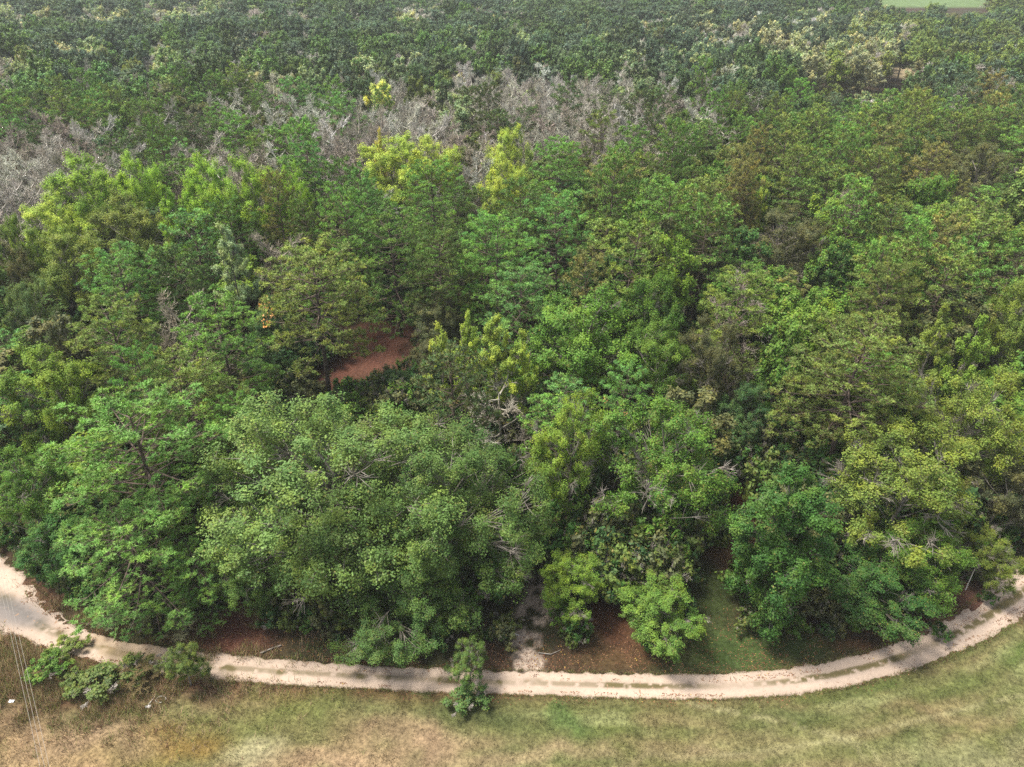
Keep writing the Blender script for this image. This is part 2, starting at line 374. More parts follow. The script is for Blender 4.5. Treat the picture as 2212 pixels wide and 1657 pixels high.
def blob(px, py, rx, ry, seed=0):
    """soft world-space ellipse around where the photograph shows a patch"""
    a, b, t = unproj(px, py); x1 = unproj(px+rx, py)[0]; y1 = abs(unproj(px, py-ry)[1]-b)
    wx = X + 2.2*(fbm(X, Y, 4, 60+seed)-.5)*2; wy = Y + 2.2*(fbm(X, Y, 4, 90+seed)-.5)*2
    return np.exp(-(((wx-a)/(x1-a))**2 + ((wy-b)/y1)**2)**1.5)
n1 = fbm(X, Y, 7, 1, 4); n2 = fbm(X, Y, 2.0, 2, 3); n3 = fbm(X, Y, .8, 3, 2)
C = np.zeros(X.shape+(3,))
def paint(mask, col):
    global C
    mask = np.clip(mask, 0, 1)[..., None]; C = C*(1-mask) + np.array(col)*mask
below = Y < (up_y(X)+low_y(X))/2
C[:] = (0.07, 0.046, 0.028)                                     # leaf litter under the trees
paint(np.clip((n1-.45)*6, 0, .7), (0.05, 0.06, 0.024))
field = 1/(1+np.exp(-((up_y(X)+low_y(X))/2 - Y)/.1))
field *= (np.abs(X) < 400)
paint(field, (0.195, 0.185, 0.075))
# mown grass: stripes that follow the bend of the road
dr = np.abs(low_y(X)-Y); right = 1/(1+np.exp(-(X+2)/6))
dd = dist_line(X, Y, LOW[9:])
stripe = .5+.5*np.sin(dd*2*math.pi/2.6 + 2.2*(fbm(X, Y, 8, 33)-.5)) ; stripe2 = fbm(X*.25, dd, 1.1, 44, 3)
paint(field*right*np.clip(.35+2.6*(stripe*.5+stripe2*.9-.58), 0, .95), (0.10, 0.135, 0.036))
paint(field*right*np.clip((stripe2-.54)*8, 0, .9)*(.4+.6*(stripe < .5)), (0.245, 0.255, 0.105))
paint(field*np.clip((n1-.42)*4, 0, .55)*(1-right*.6), (0.30, 0.19, 0.11))
paint(field*np.clip((.44-n2)*4, 0, .6)*(1-right*.3), (0.14, 0.15, 0.045))
paint(field*np.clip(1-dr/1.8, 0, .75)*np.clip(1.3-right, 0, 1)*(n2 > .35), (0.16, 0.085, 0.045))
for (px, py, rx, ry, col, s) in [
    (330, 1610, 220, 60, (0.20, 0.17, 0.05), .7), (430, 1600, 110, 40, (0.26, 0.15, 0.04), .6), (600, 1570, 120, 60, (0.15, 0.17, 0.05), .7),
    (90, 1640, 160, 50, (0.42, 0.28, 0.15), .75), (200, 1590, 160, 40, (0.36, 0.25, 0.16), .6), (40, 1560, 90, 60, (0.25, 0.15, 0.09), .6),
    (560, 1640, 70, 45, (0.42, 0.38, 0.22), .7), (760, 1640, 200, 40, (0.42, 0.28, 0.17), .7), (900, 1600, 150, 40, (0.34, 0.22, 0.14), .6),
    (250, 1490, 200, 35, (0.12, 0.055, 0.035), .8), (60, 1480, 60, 60, (0.13, 0.08, 0.05), .7), (1240, 1550, 60, 22, (0.09, 0.15, 0.04), .8),
    (700, 1500, 260, 18, (0.15, 0.12, 0.04), .6), (1020, 1545, 110, 45, (0.07, 0.09, 0.03), .8), (650, 1530, 100, 40, (0.13, 0.16, 0.04), .6),
    (1700, 1560, 160, 20, (0.08, 0.12, 0.03), .6), (2050, 1480, 200, 30, (0.10, 0.14, 0.035), .5), (1500, 1590, 200, 20, (0.26, 0.20, 0.10), .5),
    (1850, 1600, 260, 25, (0.20, 0.21, 0.08), .5), (2100, 1630, 150, 30, (0.27, 0.26, 0.14), .4), (1100, 1640, 260, 25, (0.38, 0.27, 0.16), .6),
    (2020, 1540, 160, 16, (0.24, 0.17, 0.09), .5), (1530, 1645, 200, 16, (0.30, 0.24, 0.13), .6),
    (1600, 1400, 220, 50, (0.06, 0.095, 0.025), .9), (1540, 1280, 60, 90, (0.06, 0.09, 0.025), .85), (1350, 1420, 120, 30, (0.11, 0.07, 0.03), .8),  # dark green patches here and on next line: tree shade painted into grass
    (1760, 1400, 60, 30, (0.055, 0.09, 0.025), .9), (1560, 1190, 60, 26, (0.27, 0.15, 0.075), .85), (1610, 1100, 26, 70, (0.26, 0.10, 0.05), .85),
    (1330, 1340, 60, 70, (0.12, 0.05, 0.028), .9), (500, 1370, 110, 60, (0.15, 0.062, 0.042), .95), (490, 1320, 70, 60, (0.15, 0.062, 0.042), .8),
    (2130, 1290, 80, 40, (0.24, 0.12, 0.085), .9), (2000, 1350, 90, 25, (0.22, 0.12, 0.08), .8), (1850, 1400, 80, 18, (0.18, 0.10, 0.05), .8),
    (830, 740, 90, 70, (0.15, 0.062, 0.042), .95), (730, 810, 70, 50, (0.15, 0.062, 0.042), .95), (1010, 740, 60, 40, (0.15, 0.06, 0.04), .8),
    (1000, 1130, 100, 60, (0.15, 0.09, 0.05), .8), (1170, 1140, 70, 40, (0.16, 0.075, 0.05), .8), (100, 1290, 120, 60, (0.20, 0.10, 0.06), .6),
    (1700, 1640, 30, 90, (0.33, 0.30, 0.14), .25)]:
    paint(blob(px, py, rx, ry, int(px) % 13)*s, col)
for q_ in range(3):                                             # tyre marks that cross the mown grass
    t0_ = P2G([(1480+q_*16, 1520), (1700+q_*22, 1560), (1850+q_*24, 1610), (1900+q_*26, 1680)] if q_ < 2 else [(1500, 1640), (1800, 1600), (2212, 1500)])
    paint(field*np.clip(1-dist_line(X, Y, t0_)/.32, 0, 1)*.55*(n3 > .35), (0.34, 0.31, 0.16))
# sandy side trail
dt = dist_line(X+1.2*(n2-.5), Y+1.2*(n3-.5), TRAIL)
paint(np.clip((1.75-dt)/.5, 0, 1)*np.clip((fbm(X, Y, .9, 71, 2)-.33)*7, 0, 1)*(Y < unproj(1150, 1235)[1]), (0.50, 0.39, 0.30))
# clearing far off
dfar = unproj(2050, 4)
paint(np.exp(-((X-dfar[0])/150)**4)*np.clip((Y-dfar[1]+60)/20, 0, 1)*np.clip((dfar[1]+260-Y)/20, 0, 1), (0.16, 0.24, 0.09))
tc0 = unproj(1945, 155)
paint(np.exp(-((X-tc0[0])/9)**4-((Y-tc0[1])/16)**4), (0.5, 0.4, 0.24))
C *= (.42+.40*n3)[..., None]
ny, nx = X.shape
gi = np.arange(nx*ny).reshape(ny, nx)
GF = np.stack([gi[:-1, :-1].ravel(), gi[:-1, 1:].ravel(), gi[1:, 1:].ravel(), gi[1:, :-1].ravel()], 1)
gm = make_mesh('ground', [(np.stack([X.ravel(), Y.ravel(), Z.ravel()], 1), GF, None, 0)], [])
gm.attributes.remove(gm.attributes['lv'])
ca = gm.attributes.new('tone', 'FLOAT_COLOR', 'POINT')
ca.data.foreach_set('color', np.concatenate([C.reshape(-1, 3), np.ones((nx*ny, 1))], 1).astype(np.float32).ravel())
gm.polygons.foreach_set('use_smooth', np.ones(len(gm.polygons), bool))

def soil_mat(name, attr, fine, contrast, specks=None, bump=.5):
    m, N, L = nodes(name)
    at = N.new('ShaderNodeAttribute'); at.attribute_name = attr
    tc = N.new('ShaderNodeTexCoord')
    n_ = N.new('ShaderNodeTexNoise'); n_.inputs['Scale'].default_value = fine; n_.inputs['Detail'].default_value = 7; n_.inputs['Roughness'].default_value = .7
    L.new(tc.outputs['Object'], n_.inputs['Vector'])
    mr = N.new('ShaderNodeMapRange'); L.new(n_.outputs[0], mr.inputs[0]); mr.inputs[1].default_value = .3; mr.inputs[2].default_value = .7
    mr.inputs[3].default_value = 1-contrast; mr.inputs[4].default_value = 1+contrast
    vm = N.new('ShaderNodeVectorMath'); vm.operation = 'SCALE'; L.new(at.outputs['Color'], vm.inputs[0]); L.new(mr.outputs[0], vm.inputs['Scale'])
    col = vm.outputs[0]
    if specks:
        v = N.new('ShaderNodeTexNoise'); v.inputs['Scale'].default_value = specks[0]; v.inputs['Detail'].default_value = 4; L.new(tc.outputs['Object'], v.inputs['Vector'])
        r = N.new('ShaderNodeMapRange'); L.new(v.outputs[0], r.inputs[0]); r.inputs[1].default_value = specks[1]; r.inputs[2].default_value = specks[1]+.05
        col = mixc(N, L, r.outputs[0], col, specks[2])
    df = N.new('ShaderNodeBsdfPrincipled'); L.new(col, df.inputs['Base Color']); df.inputs['Roughness'].default_value = .95; df.inputs['Specular IOR Level'].default_value = .1
    bp = N.new('ShaderNodeBump'); bp.inputs['Strength'].default_value = bump; bp.inputs['Distance'].default_value = .12; L.new(n_.outputs[0], bp.inputs['Height'])
    L.new(bp.outputs[0], df.inputs['Normal'])
    o = N.new('ShaderNodeOutputMaterial'); L.new(df.outputs[0], o.inputs[0])
    return m
gm.materials.append(soil_mat('ground_soil', 'tone', 2.6, .6, None, .9))
def link(name, data, parent=None, loc=None):
    o = bpy.data.objects.new(name, data); scene.collection.objects.link(o)
    if parent is not None: o.parent = parent
    if loc is not None: o.location = loc
    return o
ground = link('ground', gm); ground['kind'] = 'structure'; ground['label'] = 'grass field, leaf litter and forest floor'

# ------------------------------------------------------------------ dirt road (two wheel ruts, ragged edges)
def resample(L, step):
    d = np.concatenate([[0], np.cumsum(np.hypot(*np.diff(L, axis=0).T))]); s = np.arange(0, d[-1], step)
    # smooth by averaging a wide window of the linear interpolation
    out = np.stack([np.interp(s, d, L[:, k]) for k in range(2)], 1)
    k = int(4/step)|1; pad = np.concatenate([np.repeat(out[:1], k//2, 0), out, np.repeat(out[-1:], k//2, 0)])
    return np.stack([np.convolve(pad[:, q], np.ones(k)/k, 'valid') for q in range(2)], 1)
RM = resample(MID, .18); tn = np.gradient(RM, axis=0); tn /= np.linalg.norm(tn, axis=1, keepdims=True); nrm = np.stack([-tn[:, 1], tn[:, 0]], 1)
wid = np.array([np.interp(x, UP[:, 0], np.hypot(*(UP-LOW).T)) for x in RM[:, 0]])
wid = np.array([w*abs(nrm[i, 1]) for i, w in enumerate(wid)])/2 + .12
nt_ = 25; tt = np.linspace(-1, 1, nt_); sarc = np.arange(len(RM))*.18
eu = 1+.16*(vnoise(sarc, sarc*0, 1.2, 3)-.5)*2+.12*(vnoise(sarc, sarc*0, .4, 4)-.5)*2
el = 1+.16*(vnoise(sarc, sarc*0, 1.1, 5)-.5)*2+.12*(vnoise(sarc, sarc*0, .4, 6)-.5)*2
off = tt[None]*np.where(tt[None] > 0, eu[:, None], el[:, None])*wid[:, None]
RX = RM[:, 0:1]+nrm[:, 0:1]*off; RY = RM[:, 1:2]+nrm[:, 1:2]*off
edge = np.clip((1-np.abs(tt))/.14, 0, 1)
rut = np.exp(-((np.abs(tt)-.5)/.2)**2)
RZ = -.10 + .12*edge[None] - .05*rut[None] + .03*(fbm(RX, RY, .6, 8, 2)-.5) + .04*np.exp(-(tt/.14)**2)[None]
grassy = np.exp(-(tt/.2)**4)[None]*np.clip((vnoise(sarc, sarc*0, 5, 12)+.02)*3, 0, 1)[:, None]*np.clip((fbm(RX, RY, .5, 14, 2)-.30)*8, 0, 1)
grassy = grassy*np.where(RX > 8, 1.3, .6) + (.7*np.exp(-(tt/.35)**2)[None]*np.clip((fbm(RX, RY, 1.3, 19, 2)-.5)*8, 0, 1)*(RX < 4))
edgeg = np.clip((np.abs(tt)-.80)/.2, 0, 1)[None]*(fbm(RX, RY, .45, 22, 2) > .5)*.8
CR = np.ones(RX.shape+(3,))*np.array([0.385, 0.30, 0.232]); 
CR *= (1+.16*(fbm(RX*.3, RY, 1.2, 15, 3)-.5)*2)[..., None]; CR *= (.93+.10*rut)[None, :, None]
g_ = np.clip(grassy+edgeg, 0, 1)[..., None]; CR = CR*(1-g_)+np.array([.11, .09, .042])*g_
# weeds nearly hide the road on the left, a grey patch where it turns
wx0, wx1 = unproj(110, 1400)[0], unproj(400, 1430)[0]
wm = np.clip((RX-wx0)/3, 0, 1)*np.clip((wx1-RX)/2, 0, 1)*np.clip((fbm(RX, RY, 1.6, 77, 3)-.38)*6, 0, 1)*.6
CR = CR*(1-wm[..., None])+np.array([.27, .20, .12])*wm[..., None]
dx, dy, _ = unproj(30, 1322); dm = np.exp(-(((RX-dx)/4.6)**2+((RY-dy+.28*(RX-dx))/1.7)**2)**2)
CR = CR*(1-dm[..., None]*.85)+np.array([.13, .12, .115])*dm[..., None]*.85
ns_, _ = RX.shape; ri = np.arange(ns_*nt_).reshape(ns_, nt_)
RF = np.stack([ri[:-1, :-1].ravel(), ri[1:, :-1].ravel(), ri[1:, 1:].ravel(), ri[:-1, 1:].ravel()], 1)
rm_ = make_mesh('dirt_road', [(np.stack([RX.ravel(), RY.ravel(), RZ.ravel()], 1), RF, None, 0)], [])
rm_.attributes.remove(rm_.attributes['lv'])
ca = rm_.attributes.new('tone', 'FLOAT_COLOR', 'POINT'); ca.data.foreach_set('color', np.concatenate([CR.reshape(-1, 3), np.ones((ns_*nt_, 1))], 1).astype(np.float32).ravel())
rm_.polygons.foreach_set('use_smooth', np.ones(len(rm_.polygons), bool))
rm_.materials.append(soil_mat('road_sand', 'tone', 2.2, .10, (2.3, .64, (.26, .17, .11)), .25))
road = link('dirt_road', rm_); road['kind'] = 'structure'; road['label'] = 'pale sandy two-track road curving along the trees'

# ------------------------------------------------------------------ trees
TINT = dict(
 pine=(.060, .125, .036), pineB=(.078, .170, .048), pineBlue=(.07, .165, .06), olive=(.088, .138, .042), brown=(.108, .122, .05), dark=(.046, .085, .040),
 far=(.058, .093, .050), oak=(.070, .145, .045), oakpale=(.092, .165, .062), green=(.075, .165, .032), bright=(.088, .19, .04), deep=(.042, .115, .032),
 lime=(.19, .36, .05), ygreen=(.125, .19, .045), yellow=(.28, .37, .055), gold=(.36, .32, .06), paleyel=(.55, .62, .18), spray=(.13, .23, .04), grey=(.085, .105, .06),
 tan=(.31, .33, .18), pale=(.24, .31, .15), teal=(.04, .10, .042), bareg=(.48, .465, .39), barew=(.64, .63, .55), bareb=(.42, .385, .31), deadb=(.22, .17, .12))
for k_ in TINT:
    if k_[:4] != 'bare' and k_ not in ('tan', 'pale', 'yellow', 'gold', 'paleyel', 'far'): c_ = TINT[k_]; TINT[k_] = (c_[0]*1.14, c_[1]*1.03, c_[2]*.74)
CW = dict(pine='mid green', pineB='bright green', pineBlue='bluish green', olive='olive green', brown='brownish olive', dark='dark green', far='slate green', oak='grey green',
 oakpale='pale grey green', green='leaf green', bright='bright leaf green', deep='deep green', lime='lime green', ygreen='yellowish green', yellow='yellow', gold='golden', paleyel='pale yellow',
 spray='yellow-tinged green', grey='dull grey green', tan='tan', pale='pale sage', teal='blackish green', bareg='pinkish grey', barew='whitish grey', bareb='brownish grey', deadb='brown')
NAME = dict(pine='pine_tree', oak='oak_tree', broad='broadleaf_tree', sparse='storm_thinned_tree', vine='vine_covered_tree', spire='slender_tree', bare='bare_tree', snag='dead_snag', shrub='shrub')
CAT = dict(pine='pine tree', oak='oak tree', broad='tree', sparse='tree', vine='tree', spire='tree', bare='bare tree', snag='dead tree', shrub='shrub')
GRP = dict(pine='pines of the forest', oak='oaks at the forest edge', broad='broadleaf trees of the forest', sparse='storm-thinned trees along the forest edge', vine=None, spire='slender yellowish trees', bare='leafless trees of the forest', snag='white dead trees', shrub='shrubs beside the dirt road')
placed = []      # x, y, R of every tree
ntree = 0
def tree(kind, lod, x, y, H, R, tint, label, var=None, rz=None, tilt=(0, 0), z=0.0):
    global ntree
    ntree += 1; rng = random.Random(ntree*31+5)
    vs = SP_[kind+lod]; tm, cm, H0, R0, base = vs[(var if var is not None else rng.randrange(len(vs))) % len(vs)]
    e = bpy.data.objects.new(NAME[kind], None); scene.collection.objects.link(e)
    e.empty_display_size = .5
    e.location = (x, y, z-.06); e.rotation_euler = (tilt[0], tilt[1], rng.uniform(0, 6.28) if rz is None else rz)
    e.scale = (R/R0*rng.uniform(.93, 1.07), R/R0*rng.uniform(.93, 1.07), H/H0)
    e['label'] = label; e['category'] = CAT[kind]
    if GRP[kind]: e['group'] = GRP[kind]
    t = link('trunk', tm, e); c = link('crown', cm, e)
    j = [rng.uniform(.86, 1.14)]*3; j = [k*rng.uniform(.95, 1.05) for k in j]
    col = TINT[tint]; c.color = (col[0]*j[0], col[1]*j[1], col[2]*j[2], 1); t.color = c.color
    placed.append((x, y, R))
    return e

# heroes: kind, crown centre x, y and width in the photograph (2212 px wide), height m, tint, label, short name when a landmark, variant
HERO = [
 ('oak', 715, 1065, 520, 22, 'oakpale', 'huge spreading grey-green oak with pale shoot tips at the forest edge', 'the huge grey-green oak', 0),
 ('oak', 985, 1110, 380, 19, 'oak', 'wide oak with bare crooked grey limbs showing, beside the sandy side trail', 'the crooked-limbed oak', 1),
 ('oak', 850, 1275, 300, 9, 'oak', 'low dark oak reaching over the dirt road below the huge oak', None, 1),
 ('oak', 560, 1200, 220, 11, 'oak', 'small oak at the edge of the red-brown clearing by the road', None, 0),
 ('sparse', 1235, 985, 210, 18, 'spray', 'tall narrow tree with yellow-green leaves and dead white twigs behind the side trail', 'the narrow trailside tree', 0),
 ('broad', 1238, 1262, 145, 8, 'spray', 'small bushy tree with a broken white limb beside the side trail', 'the bushy trailside tree', 1),
 ('sparse', 1440, 1010, 320, 19, 'bright', 'broad storm-thinned tree with a forked pale trunk and bright leaves', 'the forked tree', 1),
 ('broad', 1425, 1325, 180, 7.5, 'bright', 'round leafy young tree on the grass under the forked storm-thinned tree', None, 0),
 ('vine', 1680, 1205, 195, 20, 'deep', 'deep green column-like tree wrapped in vines down to the grass', 'the vine-wrapped column tree', 0),
 ('sparse', 1945, 1060, 330, 17, 'ygreen', 'olive-leaved tree with pale wind-bent twigs streaming to one side', 'the wind-bent olive tree', 2),
 ('broad', 1885, 1272, 220, 8, 'deep', 'low deep green tree beside the bend of the dirt road', 'the low bend tree', 0),
 ('broad', 1985, 1210, 210, 10, 'green', 'dark leafy tree behind the low tree at the road bend', None, 1),
 ('sparse', 2110, 1180, 130, 8, 'ygreen', 'small leaning tree with a pale stem above the red leaf litter', None, 0),
 ('sparse', 2085, 930, 250, 19, 'ygreen', 'tall open tree with a thick forked grey trunk beyond the wind-bent tree', 'the grey-limbed tree', 1),
 ('spire', 2010, 760, 95, 20, 'ygreen', 'slender yellow-green tree top beside the olive pine with a visible trunk', None, 0),
 ('spire', 2090, 790, 100, 20, 'spray', 'slender yellow-green tree with feathery top above the grey-limbed tree', None, 1),
 ('broad', 2185, 720, 150, 20, 'ygreen', 'yellow-green rounded tree above the slender feathery trees', None, 2),
 ('pine', 1850, 850, 270, 22, 'olive', 'large olive pine whose reddish trunk shows under a wide crown', 'the large olive pine', 2),
 ('broad', 2150, 1090, 180, 12, 'grey', 'dull grey-green tree in shade behind the small leaning tree', None, 0),
 ('pine', 305, 1010, 350, 20, 'pineB', 'wide bright pine with spreading tufted boughs at the near forest corner', 'the wide corner pine', 0),
 ('pine', 290, 1190, 280, 13, 'pineB', 'low pine with long horizontal boughs above the tan weeds', None, 1),
 ('pine', 440, 1240, 150, 9, 'pine', 'small dark pine between the low pine and the red clearing', None, 1),
 ('broad', 130, 870, 190, 18, 'spray', 'yellow-green rounded tree uphill of the wide corner pine', 'the rounded uphill tree', 0),
 ('sparse', 60, 1070, 190, 14, 'green', 'dark leafy tree with white broken limbs near the sandy road end', None, 1),
 ('broad', 130, 1180, 160, 9, 'deep', 'low dark tree by the grey patch of the road', None, 2),
 ('pine', 325, 880, 125, 20, 'pineBlue', 'small bluish pine with dense pompom tufts behind the wide corner pine', 'the bluish pompom pine', 1),
 ('pine', 480, 770, 200, 21, 'pineB', 'bright pine with layered rounded tufts beside the dark gap', 'the layered bright pine', 1),
 ('pine', 275, 665, 160, 22, 'pineBlue', 'rounded blue-green pine standing above its neighbours', 'the blue-green pine', 0),
 ('pine', 420, 890, 220, 18, 'olive', 'olive pine with brownish inner needles in front of the layered bright pine', None, 2),
 ('pine', 255, 770, 210, 20, 'olive', 'olive pine below the rounded blue-green pine', None, 1),
 ('pine', 515, 950, 130, 15, 'pineB', 'small bright topped pine against the huge oak', None, 0),
 ('sparse', 85, 700, 130, 18, 'oakpale', 'pale frosted-looking tree with upright shoots', None, 2),
 ('broad', 30, 620, 120, 18, 'grey', 'dull grey-green rounded tree on the edge of view', None, 1),
 ('spire', 505, 585, 90, 22, 'pale', 'pale slender tree with a white stem among dark pines', 'the pale slender tree', 0),
 ('pine', 680, 670, 240, 23, 'olive', 'tall olive pine with a few orange dead sprays beside the red clearing', 'the clearing-side pine', 2),
 ('broad', 585, 800, 110, 12, 'teal', 'blackish green tree in the dark gap beside the layered pine', None, 0),
 ('broad', 600, 710, 100, 13, 'teal', 'blackish green tree under the tall pine by the clearing', None, 2),
 ('pine', 940, 465, 145, 24, 'pineB', 'tall bright pine with a round needle dome', 'the round-domed bright pine', 0),
 ('pine', 1070, 590, 170, 23, 'pineB', 'broad bright pine beyond the red clearing', 'the broad bright pine', 1),
 ('pine', 1205, 540, 150, 23, 'pineBlue', 'blue-tinged pine behind the broad bright pine', None, 0),
 ('pine', 1130, 680, 180, 19, 'pineBlue', 'lower blue-tinged pine in front of the broad bright pine', None, 1),
 ('pine', 850, 560, 170, 22, 'pine', 'mid green pine shading the far end of the red clearing', None, 1),
 ('pine', 750, 520, 120, 23, 'pineB', 'bright topped pine beyond the tall pine by the clearing', None, 0),
 ('pine', 960, 600, 150, 21, 'pine', 'mid green pine between the red clearing and the round-domed pine', None, 2),
 ('broad', 945, 700, 110, 12, 'grey', 'small greyish understorey tree at the back of the red clearing', 'the greyish understorey tree', 1),
 ('broad', 930, 785, 100, 9, 'grey', 'low greyish tree beside the red clearing and the yellow spires', None, 0),
 ('broad', 858, 838, 90, 7, 'teal', 'low dark tree on the near side of the red clearing', None, 2),
 ('spire', 955, 795, 80, 18, 'yellow', 'yellow-topped spire over a spray of bare white branches', 'the yellow spires', 0),
 ('spire', 1012, 770, 75, 19, 'yellow', 'yellow-green spire second along in the cluster above the oaks', None, 1),
 ('spire', 1068, 785, 100, 20, 'yellow', 'tallest yellow-green spire in the middle of the cluster', None, 0),
 ('spire', 1125, 810, 90, 18, 'yellow', 'yellowish spire at the end of the cluster next to the round green tree', None, 1),
 ('bare', 1085, 880, 150, 13, 'bareb', 'pale bare tree with fanned branches below the yellow spires', None, 0),
 ('broad', 1265, 750, 265, 20, 'bright', 'large round bright green tree with a smooth leafy dome', 'the large round tree', 1),
 ('broad', 1415, 800, 160, 17, 'bright', 'bright green tree beside the large round green tree', None, 0),
 ('pine', 1345, 880, 110, 15, 'pineBlue', 'small pine with orange dead sprays behind the forked tree', 'the orange-sprayed pine', 1),
 ('sparse', 1530, 800, 150, 18, 'grey', 'half-bare dark tree with a straight trunk and stubby limbs', 'the half-bare straight tree', 2),
 ('pine', 1590, 710, 190, 21, 'olive', 'olive pine with a brown-tinged crown beyond the half-bare tree', None, 1),
 ('broad', 1610, 900, 130, 12, 'teal', 'dark understorey tree between the half-bare tree and the olive pine', None, 0),
 ('broad', 1400, 700, 160, 19, 'green', 'leaf green tree behind the large round green tree', None, 2),
 ('broad', 855, 385, 180, 21, 'yellow', 'broad yellow-green tree in front of the leafless thicket', 'the broad yellow tree', 0),
 ('broad', 935, 380, 150, 21, 'yellow', 'yellow-green tree joined to the broad yellow tree', None, 1),
 ('spire', 825, 355, 40, 22, 'gold', 'golden-topped narrow tree beside the broad yellow tree', None, 0),
 ('broad', 1090, 425, 115, 21, 'yellow', 'upright yellow tree between two green pines', 'the upright yellow tree', 1),
 ('broad', 1098, 365, 110, 22, 'yellow', 'yellow-green tree behind the upright yellow tree', None, 2),
 ('pine', 1210, 410, 125, 24, 'pineB', 'tall pine with yellowish green tufts and a thin straight trunk', 'the tall yellowish pine', 2),
 ('broad', 205, 445, 175, 23, 'lime', 'lime green tree at the far corner of the bright row', 'the corner lime tree', 0),
 ('broad', 310, 435, 118, 23, 'lime', 'lime green tree beside the corner lime tree', None, 1),
 ('spire', 380, 495, 75, 23, 'lime', 'pointed lime green tree in the bright row', 'the pointed lime tree', 0),
 ('broad', 465, 460, 137, 24, 'lime', 'rounded lime tree in the middle of the bright row', None, 2),
 ('broad', 555, 455, 131, 24, 'lime', 'yellowish lime tree with a thin pale trunk in the bright row', None, 0),
 ('broad', 640, 465, 100, 23, 'lime', 'lime green tree at the dark pine end of the bright row', None, 1),
 ('pine', 605, 470, 80, 22, 'brown', 'brown dying pine inside the bright lime row', 'the brown dying pine', 3),
 ('broad', 290, 520, 170, 20, 'ygreen', 'yellow-green tree in front of the lime row', None, 0),
 ('broad', 130, 510, 150, 20, 'yellow', 'orange-flecked yellow tree near the grey leafless thicket', 'the orange-flecked tree', 1),
 ('broad', 170, 600, 170, 19, 'ygreen', 'yellowish tree below the orange-flecked yellow tree', None, 2),
 ('broad', 55, 560, 90, 19, 'spray', 'yellow-tinged green tree beside the orange-flecked yellow tree', None, 0),
 ('pine', 490, 305, 90, 21, 'pineB', 'vivid green pine standing in the grey leafless thicket', 'the vivid lone pine', 0),
 ('broad', 820, 208, 62, 22, 'paleyel', 'small lemon yellow tree crown against dark pines', 'the lemon tree crown', 9),
 ('spire', 1832, 405, 36, 19, 'yellow', 'little yellow tree with a thin stem among dull pines', 'the little yellow tree', 1),
 ('spire', 1640, 455, 46, 19, 'yellow', 'narrow yellow tree among olive crowns', 'the narrow yellow tree', 0),
 ('spire', 2145, 235, 36, 20, 'paleyel', 'tiny pale yellow tree far up the slope of pines', 'the tiny pale tree', 1),
 ('snag', 1328, 275, 42, 24, 'barew', 'bleached white snag with upraised forked limbs', 'the bleached white snag', 0),
 ('snag', 1806, 740, 44, 17, 'barew', 'white leafless top bent over a dark gap behind the olive pine', 'the bent white dead top', 0),
 ('sparse', 2110, 385, 150, 20, 'grey', 'dull green tree with many pale bare limbs showing', 'the pale-limbed dull tree', 1),
 ('sparse', 1700, 540, 170, 19, 'grey', 'grey-green tree with white trunks showing through the crown', 'the white-stemmed tree', 2),
 ('pine', 1900, 690, 150, 21, 'olive', 'frosted olive pine above the large olive pine', None, 1),
 ('shrub', 105, 1440, 90, 2.3, 'green', 'green leafy bush beside the road end', None, 0),
 ('shrub', 235, 1470, 140, 2.2, 'olive', 'scraggly half-dead bush with tangled stems on dark litter', None, 1),
 ('broad', 395, 1435, 95, 5.5, 'olive', 'small dark green sapling standing over the road edge', 'the roadside sapling', 1),
 ('shrub', 1010, 1512, 95, 1.8, 'oak', 'loose grey-green bush in the field below the road', None, 1),
 ('sparse', 1015, 1435, 105, 5.0, 'oak', 'low hanging oak bough with bare twigs reaching across the road', None, 0),
 ('shrub', 330, 1335, 90, 2.4, 'grey', 'tan stemmed bush at the foot of the low pine', None, 1),
 ('shrub', 165, 1470, 80, 1.6, 'olive', 'small olive bush between the leafy bush and the scraggly bush', None, 0),
 ('shrub', 300, 1440, 90, 1.5, 'brown', 'low brownish bush at the road side beside the dark sapling', None, 1),
 ('shrub', 150, 1395, 70, 1.3, 'ygreen', 'low yellowish bush half on the sandy road end', None, 0),
 ('bare', 290, 1462, 80, 2.2, 'deadb', 'tangled dead bush on dark litter above the white sticks', None, 1),
 ('bare', 240, 1330, 70, 2.8, 'tan', 'tan dead bush with upright stems beside the low pine', None, 2),
 ('bare', 395, 1345, 80, 2.6, 'tan', 'tan dead bush with spreading stems at the foot of the small dark pine', None, 0),
 ('shrub', 2135, 1290, 40, 1.6, 'deep', 'small dark bush on the red litter beside the road bend', None, 0),
 ('shrub', 2030, 1365, 50, 2.2, 'deep', 'small bush with dead white twigs at the road edge', None, 1),
]
LAND = []
hero_xy = []
